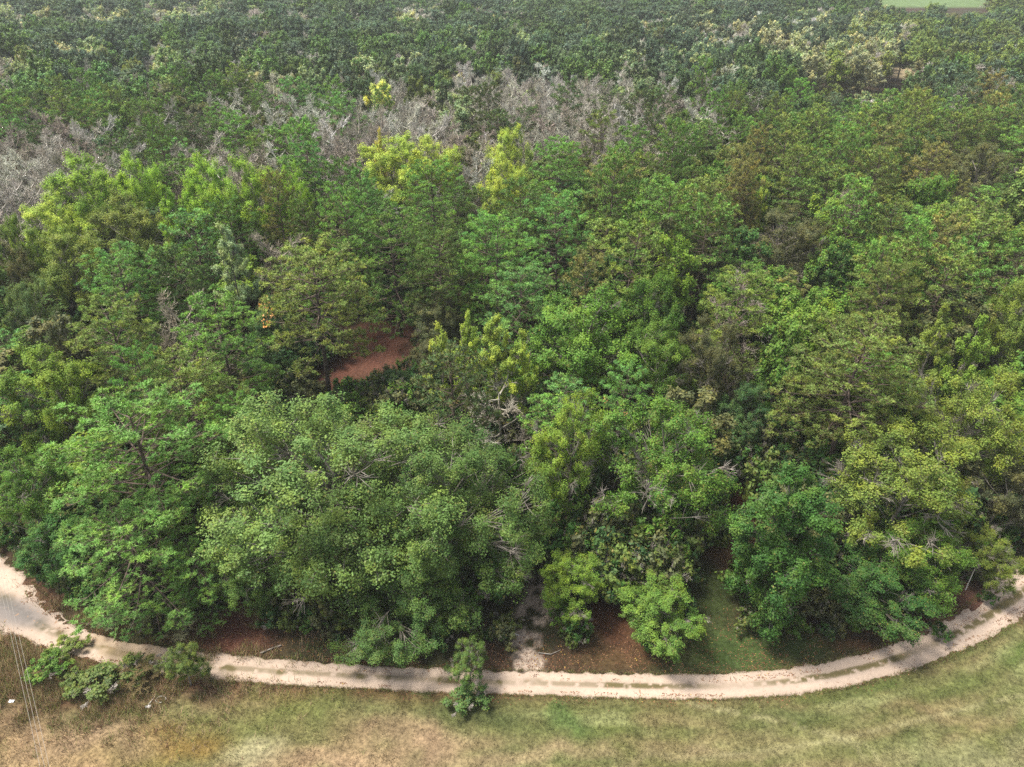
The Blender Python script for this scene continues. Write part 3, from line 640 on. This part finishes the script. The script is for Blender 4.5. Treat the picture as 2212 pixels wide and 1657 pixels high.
for k, px, py, w, H, tint, label, short, var in HERO:
    lod = 'M' if k == 'bare' else ('T' if var is not None and var >= 9 else 'N')
    base = SP_[k+lod][0][4]
    zc = H*(1+base)/2
    if k == 'vine': zc = H*.5
    x, y, t = unproj(px, py, zc); R = w/2*t/F
    R = max(R, .5); tl = (0, 0)
    if 'leaning' in label: tl = (0, .35)
    if 'bent over' in label: tl = (.2, .8)
    e = tree(k, lod, x, y, H, R*1.04, tint, label, var, tilt=tl)
    hero_xy.append((x, y, R, H))
    if short: LAND.append((short, px, py))
    if 'orange' in label and k == 'pine':        # a few orange dead sprays on the crown
        rg = np.random.default_rng(int(px)); 
        for q in range(3):
            n = 16; a = rg.uniform(3.6, 5.8); c0 = np.array([math.cos(a)*4.2, math.sin(a)*4.2, 13+q*1.6]); P = c0+rg.normal(0, .32, (n, 3))
            lv = np.stack([rg.random(n), np.zeros(n)], 1); ls = rg.uniform(.2, .35, n)
            s = link('dead_spray', make_mesh('dead_spray', [leaf_chunk(P, unit(rg.normal(0, 1, (n, 3))+[0, -.5, .8]), rg.normal(0, 1, (n, 3)), ls, ls*.6, lv)], [M['leaf']]), e)
            s.color = (.45, .24, .10, 1); s['label'] = 'orange dead spray'; s['kind'] = 'stuff'
        e.rotation_euler[2] = 0

# ------------------------------------------------------------------ the rest of the forest, zone by zone
rng = np.random.default_rng(2024)
# zone: cx, cy, rx, ry, strength, kind weights (pine, broad, bare), tints
ZONES = [
 (1140, 262, 350, 88, 1.0, (.09, .11, .80), dict(pine=['dark'], broad=['pale', 'olive'], bare=['bareg', 'barew', 'bareg', 'bareb'])),
 (1390, 235, 130, 56, .9, (.12, .2, .68), dict(pine=['dark'], broad=['pale', 'grey'], bare=['bareg', 'barew'])),
 (960, 335, 220, 50, .9, (.12, .06, .82), dict(pine=['dark'], broad=['grey'], bare=['bareg', 'bareb'])),
 (690, 350, 260, 64, .85, (.3, .03, .67), dict(pine=['pineB', 'pine'], broad=['grey'], bare=['bareg', 'bareb', 'barew'])),
 (80, 395, 210, 105, 1.0, (.04, .03, .93), dict(pine=['pine'], broad=['ygreen'], bare=['bareg', 'barew', 'bareb'])),
 (540, 250, 190, 50, .7, (.3, .15, .55), dict(pine=['pine'], broad=['grey'], bare=['bareg', 'barew'])),
 (330, 205, 110, 26, .6, (.3, .1, .6), dict(pine=['dark'], broad=['grey'], bare=['bareg'])),
 (250, 50, 520, 17, .9, (.10, .55, .35), dict(pine=['far'], broad=['tan', 'pale', 'tan'], bare=['bareg'])),
 (250, 8, 600, 14, .6, (.35, .3, .35), dict(pine=['far'], broad=['tan', 'pale'], bare=['bareg', 'bareb'])),
 (900, 42, 330, 14, .75, (.35, .3, .35), dict(pine=['far'], broad=['pale', 'tan'], bare=['bareg', 'barew'])),
 (1250, 8, 500, 12, .6, (.4, .3, .3), dict(pine=['far'], broad=['pale', 'tan'], bare=['bareg'])),
 (520, 105, 40, 16, .9, (.1, .9, 0), dict(pine=['far'], broad=['tan', 'ygreen'], bare=['bareg'])),
 (1560, 80, 230, 40, .8, (.3, .5, .2), dict(pine=['far'], broad=['tan', 'pale', 'tan'], bare=['bareg', 'barew'])),
 (1800, 105, 140, 58, .95, (.08, .82, .1), dict(pine=['far'], broad=['tan', 'pale', 'tan', 'ygreen'], bare=['barew'])),
 (1930, 140, 90, 40, .7, (.3, .6, .1), dict(pine=['olive'], broad=['tan', 'olive'], bare=['barew'])),
 (1400, 130, 300, 36, .6, (.35, .5, .15), dict(pine=['far', 'dark'], broad=['pale', 'grey', 'pale'], bare=['barew'])),
 (1830, 212, 130, 46, .95, (.05, .95, 0), dict(pine=['dark'], broad=['teal', 'deep', 'green'], bare=['bareg'])),
 (2050, 90, 260, 70, .8, (.75, .2, .05), dict(pine=['olive', 'far', 'olive'], broad=['grey'], bare=['bareg'])),
 (1250, 150, 200, 40, .6, (.6, .35, .05), dict(pine=['far', 'dark'], broad=['teal', 'grey'], bare=['bareg'])),
]
def choose(px, py):
    for cx, cy_, rx, ry, s, w, tints in ZONES:
        d = ((px-cx)/rx)**2+((py-cy_)/ry)**2
        if d < 2.2 and rng.random() < s*math.exp(-d*d*d*.4):
            k = ('pine', 'broad', 'bare')[rng.choice(3, p=np.array(w)/sum(w))]
            return k, tints[k][rng.integers(len(tints[k]))]
    u = rng.random()
    if py < 170+rng.random()*110*(px > 700) + rng.random()*60:
        gx1, gy1, _ = unproj(px, py, 15.0)
        if fbm(np.array(gx1), np.array(gy1), 70, 501, 3) > .57 and rng.random() < .6:
            return [('broad', 'tan'), ('broad', 'pale'), ('bare', 'bareg'), ('broad', 'olive')][rng.integers(4)]
        if u < .80: return 'pine', ['far', 'dark', 'far', 'dark', 'pine'][rng.integers(5)]
        if u < .95: return 'broad', ['grey', 'teal', 'pale'][rng.integers(3)]
        return 'bare', 'bareg'
    if px > 1250:
        if py < 430:
            if u < .72: return 'pine', ['olive', 'pine', 'olive', 'brown', 'pineB', 'pine', 'pineB'][rng.integers(7)]
            if u < .97: return 'broad', ['olive', 'green', 'teal', 'olive', 'green'][rng.integers(5)]
            return 'bare', 'bareb'
        if u < .45: return 'pine', ['olive', 'pine', 'pine', 'olive', 'pineB', 'brown', 'pineB'][rng.integers(7)]
        if u < .96: return 'broad', ['green', 'grey', 'deep', 'green', 'olive', 'spray'][rng.integers(6)]
        return 'bare', 'bareb'
    if u < .70: return 'pine', ['pine', 'pine', 'olive', 'pineB', 'dark', 'pineBlue'][rng.integers(6)]
    if u < .95: return 'broad', ['green', 'teal', 'grey', 'spray', 'deep'][rng.integers(5)]
    return 'bare', 'bareb'
CLEAR = [(820, 745, 100, 78), (730, 810, 60, 50), (490, 1360, 80, 60), (1165, 1120, 60, 60), (1150, 1300, 60, 110), (1600, 1120, 45, 90), (1560, 1200, 60, 60), (1540, 1300, 70, 120), (1945, 158, 26, 14), (1330, 1350, 80, 80), (2100, 1300, 100, 60)]
H_ = np.array(hero_xy)
cand = []
yy = 44.0; row = 0
while yy < 980:
    sp = 7.0 if yy < 200 else (7.4 if yy < 400 else 8.8)
    half = (yy*CP+30)*.80+14
    for xx in np.arange(-half-(row % 2)*sp/2, half, sp):
        x = xx + rng.normal(0, sp*.22); y = yy + rng.normal(0, sp*.22)
        px, py, dep = proj(x, y, 15.0)
        if px < -140 or px > 2350 or py < -70: continue
        k, tint = choose(px, py)
        Hh = {'pine': rng.normal(20.5, 2.4), 'broad': rng.normal(17, 2.4), 'bare': rng.normal(19.3, 1.6)}[k]
        R = {'pine': rng.uniform(3.6, 5.7), 'broad': rng.uniform(3.8, 5.8), 'bare': rng.uniform(4.4, 5.6)}[k]
        if ((px-1830)/150)**2+((py-200)/50)**2 < 1: Hh *= .55; R *= .7
        if y < up_y(x)+9: continue
        if y < up_y(x)+22: Hh *= .6
        px, py, dep = [float(v) for v in proj(x, y, Hh*.7)]
        rp = R*F/dep
        ok = True
        for cx, cy_, rx, ry in CLEAR[:2]:
            for zz_ in (.2, .4, .55, .85):
                a_, b_, c_2 = [float(v) for v in proj(x, y, Hh*zz_)]; w_ = R*F/c_2*(.35 if zz_ < .4 else .8)
                if ((a_-cx)/(rx+w_))**2+((b_-cy_)/(ry+w_*.6))**2 < 1: ok = False
        for cx, cy_, rx, ry in CLEAR:
            # the crown must neither stand on nor hide the open ground
            if ((px-cx)/(rx+rp*.6))**2+((py-cy_)/(ry+rp*.6))**2 < 1: ok = False; break
            gx_, gy_, _ = proj(x, y, 0)
            if ((gx_-cx)/rx)**2+((gy_-cy_)/ry)**2 < 1: ok = False; break
        if not ok: continue
        if 1890 < px < 2140 and y > 452: continue
        d = np.hypot(H_[:, 0]-x, H_[:, 1]-y)
        if np.any(d < (H_[:, 2]*.72+R*.55)): continue
        # do not bury a hero crown behind a nearer auto crown
        hp = np.array([proj(a, b, h*.65)[:2] for a, b, r, h in hero_xy[:0]])
        cand.append((k, tint, x, y, Hh, R, px, py, dep))
    yy += sp*.87; row += 1
cand.sort(key=lambda c: c[8])
# keep the landmark crowns visible: shrink a nearer neighbour that would cover one
HP = np.array([list(map(float, proj(a, b, h*.68))) + [r*F/float(proj(a, b, h*.68)[2])] for a, b, r, h in hero_xy])
def shrink(x, y, Hh, R):
    px, py, dep = [float(v) for v in proj(x, y, Hh*.75)]; rp = R*F/dep
    d = np.hypot(HP[:, 0]-px, HP[:, 1]-py); hit = (d < (HP[:, 3]*.75+rp*.45)) & (HP[:, 2] > dep+1.0)
    return hit.any()
LIM = dict(pine=250, broad=250, bare=235)
cnt = dict(pine=0, broad=0, bare=0); ind = []; far = dict(pine=[], broad=[], bare=[])
for c in cand:
    k, tint, x, y, Hh, R, px, py, dep = c
    if dep < 170 and shrink(x, y, Hh, R):
        Hh *= .62; R *= .85
        if shrink(x, y, Hh, R): continue
    inview = -20 < px < 2232 and py < 1700
    if cnt[k] < LIM[k] and inview: cnt[k] += 1; ind.append((k, tint, x, y, Hh, R, px, py))
    else: far[k].append((tint, x, y, Hh, R))
LANDP = np.array([(a, b) for _, a, b in LAND], float)
seen = {}
ORD = ['first', 'second', 'third', 'fourth', 'fifth', 'sixth', 'seventh', 'eighth', 'ninth', 'tenth', 'eleventh', 'twelfth', 'thirteenth', 'fourteenth', 'fifteenth', 'sixteenth']
KW = dict(pine='pine', broad='broadleaf tree', bare='leafless tree')
keyed = []
for it in ind:
    k, tint, x, y, Hh, R, px, py = it
    v = (LANDP-[px, py])*[1, 2.0]; d = np.hypot(v[:, 0], v[:, 1]); a = int(d.argmin())
    w = (LANDP-LANDP[a])*[1, 2.0]; me_ = -v[a]; wn_ = np.hypot(w[:, 0], w[:, 1])+1e-6
    cosv = (w@me_)/wn_/max(np.hypot(*me_), 1e-6); cosv[a] = -9
    score = cosv - wn_/3500; b = int(score.argmax())
    keyed.append(((k, CW[tint], a, b), d[a], it))
keyed.sort(key=lambda t: t[1])
for (k, cw, a, b), dd_, (k_, tint, x, y, Hh, R, px, py) in keyed:
    n = seen.get((k, cw, a, b), 0); seen[(k, cw, a, b)] = n+1
    o = ORD[min(n, 15)]
    lab = f"{o} {cw} {KW[k]} from {LAND[a][0]} towards {LAND[b][0]}"
    if len(lab.replace('-', ' ').split()) > 16: lab = lab.replace(' towards the ', ' toward ').replace('broadleaf tree', 'broadleaf')
    tree(k, 'M', x, y, Hh, R, tint, lab)

# far trees and undergrowth: nobody could count them, instanced on points
def scatter(name, label, pts, sources, mats_note=None):
    """pts rows: x y z rz sx sz idx r g b"""
    P = np.array(pts, float); n = len(P)
    me = bpy.data.meshes.new(name); me.vertices.add(n); me.vertices.foreach_set('co', P[:, :3].astype(np.float32).ravel())
    def at(nm, ty, data, key):
        a = me.attributes.new(nm, ty, 'POINT'); a.data.foreach_set(key, data)
    rot = np.zeros((n, 3), np.float32); rot[:, 2] = P[:, 3]; at('rot', 'FLOAT_VECTOR', rot.ravel(), 'vector')
    scl = np.stack([P[:, 4], P[:, 4], P[:, 5]], 1).astype(np.float32); at('scl', 'FLOAT_VECTOR', scl.ravel(), 'vector')
    at('idx', 'INT', P[:, 6].astype(np.int32), 'value')
    at('tint', 'FLOAT_COLOR', np.concatenate([P[:, 7:10], np.ones((n, 1))], 1).astype(np.float32).ravel(), 'color')
    o = link(name, me); o['kind'] = 'stuff'; o['label'] = label
    ng = bpy.data.node_groups.new(name, 'GeometryNodeTree')
    ng.interface.new_socket('Geometry', in_out='INPUT', socket_type='NodeSocketGeometry')
    ng.interface.new_socket('Geometry', in_out='OUTPUT', socket_type='NodeSocketGeometry')
    N, L = ng.nodes, ng.links
    gi_ = N.new('NodeGroupInput'); go = N.new('NodeGroupOutput')
    jn = N.new('GeometryNodeJoinGeometry')
    for s in sources[::-1]:
        oi = N.new('GeometryNodeObjectInfo'); oi.inputs['Object'].default_value = s; oi.inputs['As Instance'].default_value = True
        L.new(oi.outputs['Geometry'], jn.inputs[0])
    ip = N.new('GeometryNodeInstanceOnPoints'); L.new(gi_.outputs[0], ip.inputs['Points']); L.new(jn.outputs[0], ip.inputs['Instance'])
    ip.inputs['Pick Instance'].default_value = True
    def na(nm, dt):
        a = N.new('GeometryNodeInputNamedAttribute'); a.data_type = dt; a.inputs['Name'].default_value = nm
        return [q for q in a.outputs if q.enabled][0]
    L.new(na('idx', 'INT'), ip.inputs['Instance Index']); L.new(na('rot', 'FLOAT_VECTOR'), ip.inputs['Rotation']); L.new(na('scl', 'FLOAT_VECTOR'), ip.inputs['Scale'])
    L.new(ip.outputs[0], go.inputs[0])
    md = o.modifiers.new('scatter', 'NODES'); md.node_group = ng
    return o
def src(name, gens, wm, lm):
    out = []
    for w, l in gens:
        chunks = [(v, f, a, 0) for v, f, a, _ in w]+[(v, f, a, 1) for v, f, a, _ in l]
        out.append(bpy.data.objects.new(name, make_mesh(name, chunks, [wm, lm])))
    return out
S_pine = src('far_pine_source', [hardwood(201+i, 20, 4.6, base=.45+.05*(i%2), nL1=15, nL2=4, nC=3, per=13, leaf=.55, crad=.72, bare=0, tr=.2, twigs=False, sides=3, upright=.55, lo=-.2, old=.03, irr=.25) for i in range(5)], M['pinebark'], M['pine_i'])
S_broad = src('far_broadleaf_source', [hardwood(211+i, 17, 4.6, base=.3, nL1=12, nL2=4, nC=3, per=16, leaf=.62, crad=.8, bare=.05, tr=.2, twigs=False, sides=3, upright=u, cone=c_) for i, (u, c_) in enumerate(((.2, 0), (.8, 0), (.9, .5)))], M['bark'], M['leaf_i'])
S_bare = src('far_bare_source', [bare_tree(221+i, 17, 4.4, n1=9, n2=5, n3=5, n4=4, tw=.06, sides=3) for i in range(3)], M['bare_i'], M['bare_i'])
S_shrub = src('undergrowth_source', [hardwood(231+i, 4, 2.4, base=.02, nL1=8, nL2=4, nC=3, per=14, leaf=.34, crad=.45, bare=.1, tr=.05, lo=-.2, sides=3) for i in range(3)], M['bark'], M['leaf_i'])
for k, S, H0, R0, nm, lb in (('pine', S_pine, 20, 4.6, 'distant_pine_woods', 'far pine woods fading towards the horizon'), ('broad', S_broad, 17, 4.6, 'distant_broadleaf_woods', 'far broadleaf and tan autumn woods'), ('bare', S_bare, 17, 4.4, 'distant_leafless_woods', 'far grey leafless woods')):
    pts = []
    for tint, x, y, Hh, R in far[k]:
        c = np.array(TINT[tint])*rng.uniform(.8, 1.25)*rng.uniform(.93, 1.07, 3); s = R/R0*(1.0 if y < 380 else 1.25)
        pts.append((x, y, -.1, rng.uniform(0, 6.28), s, Hh/H0, rng.integers(len(S)), *c))
    scatter(nm, lb, pts, S)
pts = []
yy = 50
for _ in range(6500):
    y = 41+ (rng.random()**1.6)*197; x = rng.uniform(-1, 1)*(y*CP+30)*.82
    if y < up_y(x)+2.6: continue
    px, py, dep = [float(v) for v in proj(x, y, 1.5)]
    if any(((px-cx)/(rx*1.0))**2+((py-cy_)/(ry*1.0))**2 < 1 for cx, cy_, rx, ry in CLEAR+[(1620, 1400, 170, 60), (1340, 1380, 70, 50)]): continue
    s = rng.uniform(.5, 1.5)*(.55 if y < up_y(x)+8 else 1); c = np.array(TINT[['teal', 'deep', 'green', 'grey', 'olive'][rng.integers(5)]])*rng.uniform(.7, 1.1)
    pts.append((x, y, -.1, rng.uniform(0, 6.28), s, s*rng.uniform(.8, 1.5), rng.integers(3), *c))
scatter('undergrowth', 'dark green undergrowth on the forest floor', pts, S_shrub)

# ------------------------------------------------------------------ grass, weeds, fallen leaves (real blades, uncountable)
def blades(n, xs, ys, cols, hmin, hmax, w, per=5, spread=.12):
    idx = np.repeat(np.arange(n), per); m = len(idx)
    a = rng.uniform(0, 6.28, m); x = xs[idx]+rng.normal(0, spread, m); y = ys[idx]+rng.normal(0, spread, m)
    z = ground_z(x, y)-.02; h = rng.uniform(hmin, hmax, m); le = rng.uniform(.2, .9, m)*h
    dx_, dy_ = np.cos(a), np.sin(a); b = a+1.57+rng.normal(0, .4, m)
    V = np.stack([np.stack([x-np.cos(b)*w, y-np.sin(b)*w, z], 1), np.stack([x+np.cos(b)*w, y+np.sin(b)*w, z], 1), np.stack([x+dx_*le, y+dy_*le, z+h], 1)], 1)
    return V.reshape(-1, 3), np.arange(3*m).reshape(-1, 3), cols[idx]*rng.uniform(.75, 1.3, (m, 1))
def colour_mat(name):
    m, N, L = nodes(name); at = N.new('ShaderNodeAttribute'); at.attribute_name = 'tone'
    df = N.new('ShaderNodeBsdfPrincipled'); L.new(at.outputs['Color'], df.inputs['Base Color']); df.inputs['Roughness'].default_value = .8; df.inputs['Specular IOR Level'].default_value = .15
    o = N.new('ShaderNodeOutputMaterial'); L.new(df.outputs[0], o.inputs[0]); return m
M['tone'] = colour_mat('plant_litter')
def toned(name, label, V, F_, col):
    me = make_mesh(name, [(V, F_, None, 0)], [M['tone']]); me.attributes.remove(me.attributes['lv'])
    a = me.attributes.new('tone', 'FLOAT_COLOR', 'FACE'); a.data.foreach_set('color', np.concatenate([col, np.ones((len(col), 1))], 1).astype(np.float32).ravel())
    o = link(name, me); o['kind'] = 'stuff'; o['label'] = label; return o
def ground_col(x, y):
    ix = np.clip(np.searchsorted(gx, x), 0, nx-1); iy = np.clip(np.searchsorted(gy, y), 0, ny-1); return C[iy, ix]
n = 90000
xs = rng.uniform(-50, 56, n); ys = rng.uniform(28, 56, n); keep = (ys < low_y(xs)-.1); xs, ys = xs[keep], ys[keep]
keep = rng.random(len(xs)) < np.clip(.15+1.6*(fbm(xs, ys, 1.6, 300, 3)-.3), .05, 1); xs, ys = xs[keep], ys[keep]
V, F_, c_ = blades(len(xs), xs, ys, ground_col(xs, ys)*rng.choice([.7, 1.15, 1.7], (len(xs), 1)), .07, .26, .02, 5)
toned('field_grass', 'short mown grass over the field', V, F_, c_)
# taller weeds at the left, tan stems
n = 24000; ax_, ay_ = unproj(200, 1440)[:2]
xs = rng.normal(ax_, 8, n); ys = rng.normal(ay_+.6, 3.4, n); tv = fbm(xs, ys, 2, 310, 3); keep = (tv > .43) & (ys > 26) & (np.abs(ys-(up_y(xs)+low_y(xs))/2+.3) > np.where(xs < -33, 2.0, .5)); xs, ys, tv = xs[keep], ys[keep], tv[keep]
pal = np.array([(.40, .28, .16), (.22, .20, .06), (.14, .19, .05), (.30, .20, .12), (.16, .08, .05)]); cc = pal[rng.integers(0, 5, len(xs))]
V, F_, c_ = blades(len(xs), xs, ys, cc, .25, .9, .018, 6, .2)
toned('tall_weeds', 'tall tan and green weeds around the road end', V, F_, c_)
# verge and centre strip tufts
i = rng.integers(0, ns_, 9000); side = rng.choice([0, 1, 2], 9000, p=[.38, .38, .24])
tq = np.where(side == 0, rng.normal(.97, .06, 9000), np.where(side == 1, rng.normal(-.98, .06, 9000), rng.normal(0, .10, 9000)))
keep = (side < 2) | ((vnoise(sarc[i], sarc[i]*0, 5, 12) > .3) & (RM[i, 0] > 8) & (rng.random(9000) < .8)); i, tq, side = i[keep], tq[keep], side[keep]
xs = RM[i, 0]+nrm[i, 0]*tq*wid[i]; ys = RM[i, 1]+nrm[i, 1]*tq*wid[i]; keep = np.abs(xs) < 60; xs, ys = xs[keep], ys[keep]
cc = np.array([(.16, .17, .05), (.20, .15, .07), (.14, .08, .045), (.11, .14, .04)])[rng.integers(0, 4, len(xs))]
V, F_, c_ = blades(len(xs), xs, ys, cc, .08, .28, .016, 5, .09); V[:, 2] += .04
toned('verge_grass', 'grass tufts along the road edges and centre strip', V, F_, c_)
# fallen leaves
n = 26000; u = rng.random(n)
xs = rng.uniform(-52, 58, n); ys = up_y(xs) + np.abs(rng.normal(0, 4.5, n)) - .9
m2 = rng.random(n) < .22; ys = np.where(m2, low_y(xs)-np.abs(rng.normal(0, .6, n))+.5, ys)
dens = fbm(xs, ys, 1.2, 320, 3); keep = (dens > .42) & ((ys > up_y(xs)-.05) | (ys < low_y(xs)+.05) | (dens > .60)); xs, ys = xs[keep], ys[keep]; n = len(xs)
zz = np.where((ys < up_y(xs)-.2) & (ys > low_y(xs)+.2), -.0, ground_z(xs, ys)+.02)+rng.uniform(.0, .05, n)
ls = rng.uniform(.07, .16, n); P = np.stack([xs, ys, zz], 1)
v, f, _, _ = leaf_chunk(P, unit(rng.normal(0, .45, (n, 3))+[0, 0, 1]), rng.normal(0, 1, (n, 3)), ls, ls*.65, None)
cc = np.array([(.20, .085, .045), (.14, .06, .035), (.30, .17, .08), (.10, .05, .03), (.24, .12, .06), (.45, .30, .07)])[rng.choice(6, n, p=[.27, .25, .15, .2, .1, .03])]
toned('fallen_leaves', 'red-brown fallen leaves along the road and under the trees', v, f, cc)

# ------------------------------------------------------------------ single small things
def stick(name, label, cat, px, py, pts, r, mat='white', group=None):
    x, y, _ = unproj(px, py); P = np.array(pts, float)+[x, y, float(ground_z(np.array(x), np.array(y)))]
    o = link(name, make_mesh(name, [tube_chunk(poly_segs(P, r, r*.55), 6)], [M[mat]])); o['label'] = label; o['category'] = cat
    if group: o['group'] = group
    return o
t_ = np.linspace(0, 5.2, 12)
stick('driftwood', 'curled white dead branch on the field edge below the tangled bush', 'branch', 348, 1512, np.stack([.45*np.cos(t_), .35*np.sin(t_), .06+.02*t_], 1), .05, 'white', 'bleached sticks in the field')
stick('driftwood', 'straight thin white stick beside the curled dead branch', 'branch', 330, 1512, [(-.2, -.7, .05), (0, -.1, .12), (.15, .5, .08)], .045, 'white', 'bleached sticks in the field')
stick('fallen_limb', 'broken pale limb caught low in the bushy tree by the side trail', 'branch', 1222, 1318, [(-.8, .5, 2.9), (-.2, .2, 2.8), (.3, -.1, 2.5), (.8, -.3, 2.2)], .10)
stick('fallen_limb', 'short pale limb lying beside the sandy trail under the oak', 'branch', 1108, 1368, [(-.6, .3, .1), (0, 0, .15), (.6, -.3, .1)], .09)
stick('fallen_limb', 'grey fallen stick on the dark gap of the red clearing edge', 'branch', 1185, 1415, [(-1, .2, .1), (.2, 0, .14), (1.2, .5, .1)], .06, 'bark')
stick('fallen_log', 'short grey log lying by the red clearing next to the road', 'log', 585, 1405, [(-.9, -.4, .12), (0, .1, .14), (.9, .5, .16)], .10, 'bark')
stick('leaning_stem', 'slim pale leaning stem on the litter near the road bend', 'branch', 2085, 1275, [(0, 0, 0), (.3, .4, 1.0), (.7, .9, 2.4)], .07)
stick('leaning_stem', 'short pale leaning stem between the low tree and the road bend', 'branch', 2000, 1320, [(0, 0, 0), (.15, .2, .8), (.3, .5, 1.6)], .06)
def scrap(px, py, label):
    x, y, _ = unproj(px, py); z0 = float(ground_z(np.array(x), np.array(y)))
    r = np.random.default_rng(px); gxx, gyy = np.meshgrid(np.linspace(-.24, .24, 6), np.linspace(-.13, .13, 5))
    zt = .05+.08*r.random(gxx.shape); V = np.stack([(x+gxx).ravel(), (y+gyy).ravel(), (z0+zt).ravel()], 1); V2 = V-[0, 0, .01]
    q = np.arange(30).reshape(5, 6); f = np.stack([q[:-1, :-1].ravel(), q[:-1, 1:].ravel(), q[1:, 1:].ravel(), q[1:, :-1].ravel()], 1)
    o = link('litter_scrap', make_mesh('litter_scrap', [(V, f, None, 0), (V2, f[:, ::-1], None, 0)], [M['scrap']])); o['label'] = label; o['category'] = 'litter'; o['group'] = 'white scraps in the field'
m, N, L = nodes('white_plastic'); df = N.new('ShaderNodeBsdfPrincipled'); df.inputs['Base Color'].default_value = (.8, .8, .8, 1); df.inputs['Roughness'].default_value = .5
nz = N.new('ShaderNodeTexNoise'); nz.inputs['Scale'].default_value = 6; L.new(mixc(N, L, nz.outputs[0], (.9, .9, .9), (.6, .58, .55)), df.inputs['Base Color'])
o_ = N.new('ShaderNodeOutputMaterial'); L.new(df.outputs[0], o_.inputs[0]); M['scrap'] = m
scrap(320, 1527, 'white scrap of litter beside the thin white stick'); scrap(26, 1516, 'white scrap of litter beyond the overhead wires')
m, N, L = nodes('cable_metal'); df = N.new('ShaderNodeBsdfPrincipled'); df.inputs['Base Color'].default_value = (.30, .27, .23, 1); df.inputs['Metallic'].default_value = .3; df.inputs['Roughness'].default_value = .6
o_ = N.new('ShaderNodeOutputMaterial'); L.new(df.outputs[0], o_.inputs[0]); M['cable'] = m
# overhead wires: they hang from two poles that stand outside the picture
WZ = 9.0
A = [np.array(unproj(2+q*8, 1275, WZ)[:2]) for q in range(3)]; B = [np.array(unproj(88+q*9, 1657, WZ)[:2]) for q in range(3)]
dirw = unit((A[1]-B[1])[None])[0]; pa = A[1]+dirw*30; pb = B[1]-dirw*24
latw = np.array([-dirw[1], dirw[0]]); gap = np.linalg.norm(np.cross(np.append(A[2]-A[1], 0), np.append(dirw, 0)))
for q, lb in enumerate(('overhead wire furthest out over the weedy field corner', 'middle overhead wire of the three over the field corner', 'overhead wire closest to the tangled bush')):
    o1 = latw*gap*(q-1)*-1*np.sign(np.dot(A[2]-A[1], latw)) * -1
    e0, e1 = pa+o1, pb+o1; s = np.linspace(0, 1, 40)[:, None]
    P = np.concatenate([e0*(1-s)+e1*s, WZ+1.0*(2*s-1)**2*0+.55*((2*s-1)**2)], 1)
    o = link('overhead_wire', make_mesh('overhead_wire', [tube_chunk(poly_segs(P, .011, .011), 5)], [M['cable']])); o['label'] = lb; o['category'] = 'wire'; o['group'] = 'overhead wires'
for p, lb in ((pa, 'wooden utility pole beyond the sandy road end'), (pb, 'wooden utility pole out in the field')):
    e = bpy.data.objects.new('utility_pole', None); scene.collection.objects.link(e); e.location = (*p, -.2); e['label'] = lb; e['category'] = 'pole'; e['group'] = 'poles that carry the wires'
    link('post', make_mesh('post', [tube_chunk(poly_segs(np.array([[0, 0, 0], [0, 0, 10.6]]), .17, .12), 8)], [M['pinebark']]), e)
    a3 = np.array([latw[0], latw[1], 0])*(gap+.3)
    link('crossarm', make_mesh('crossarm', [tube_chunk(poly_segs(np.array([[0, 0, 9.72]-a3, [0, 0, 9.72]+a3]), .06, .06), 4)], [M['pinebark']]), e)

# ------------------------------------------------------------------ haze
bpy.ops.mesh.primitive_cube_add(size=1)
hz = bpy.context.object; hz.name = 'haze'; hz.scale = (2600, 1500, 62.5); hz.location = (0, 650, 30.0); hz['kind'] = 'stuff'; hz['label'] = 'thin pale haze in the air'
m, N, L = nodes('haze_air'); pv = N.new('ShaderNodeVolumePrincipled'); pv.inputs['Density'].default_value = .00014; pv.inputs['Color'].default_value = (.94, .97, 1, 1); pv.inputs['Anisotropy'].default_value = 0
o_ = N.new('ShaderNodeOutputMaterial'); L.new(pv.outputs[0], o_.inputs['Volume']); hz.data.materials.append(m)
print('TREES', ntree, cnt, {k: len(v) for k, v in far.items()}, 'TRIS', sum(len(m_.loops)-2*len(m_.polygons) for m_ in bpy.data.meshes))
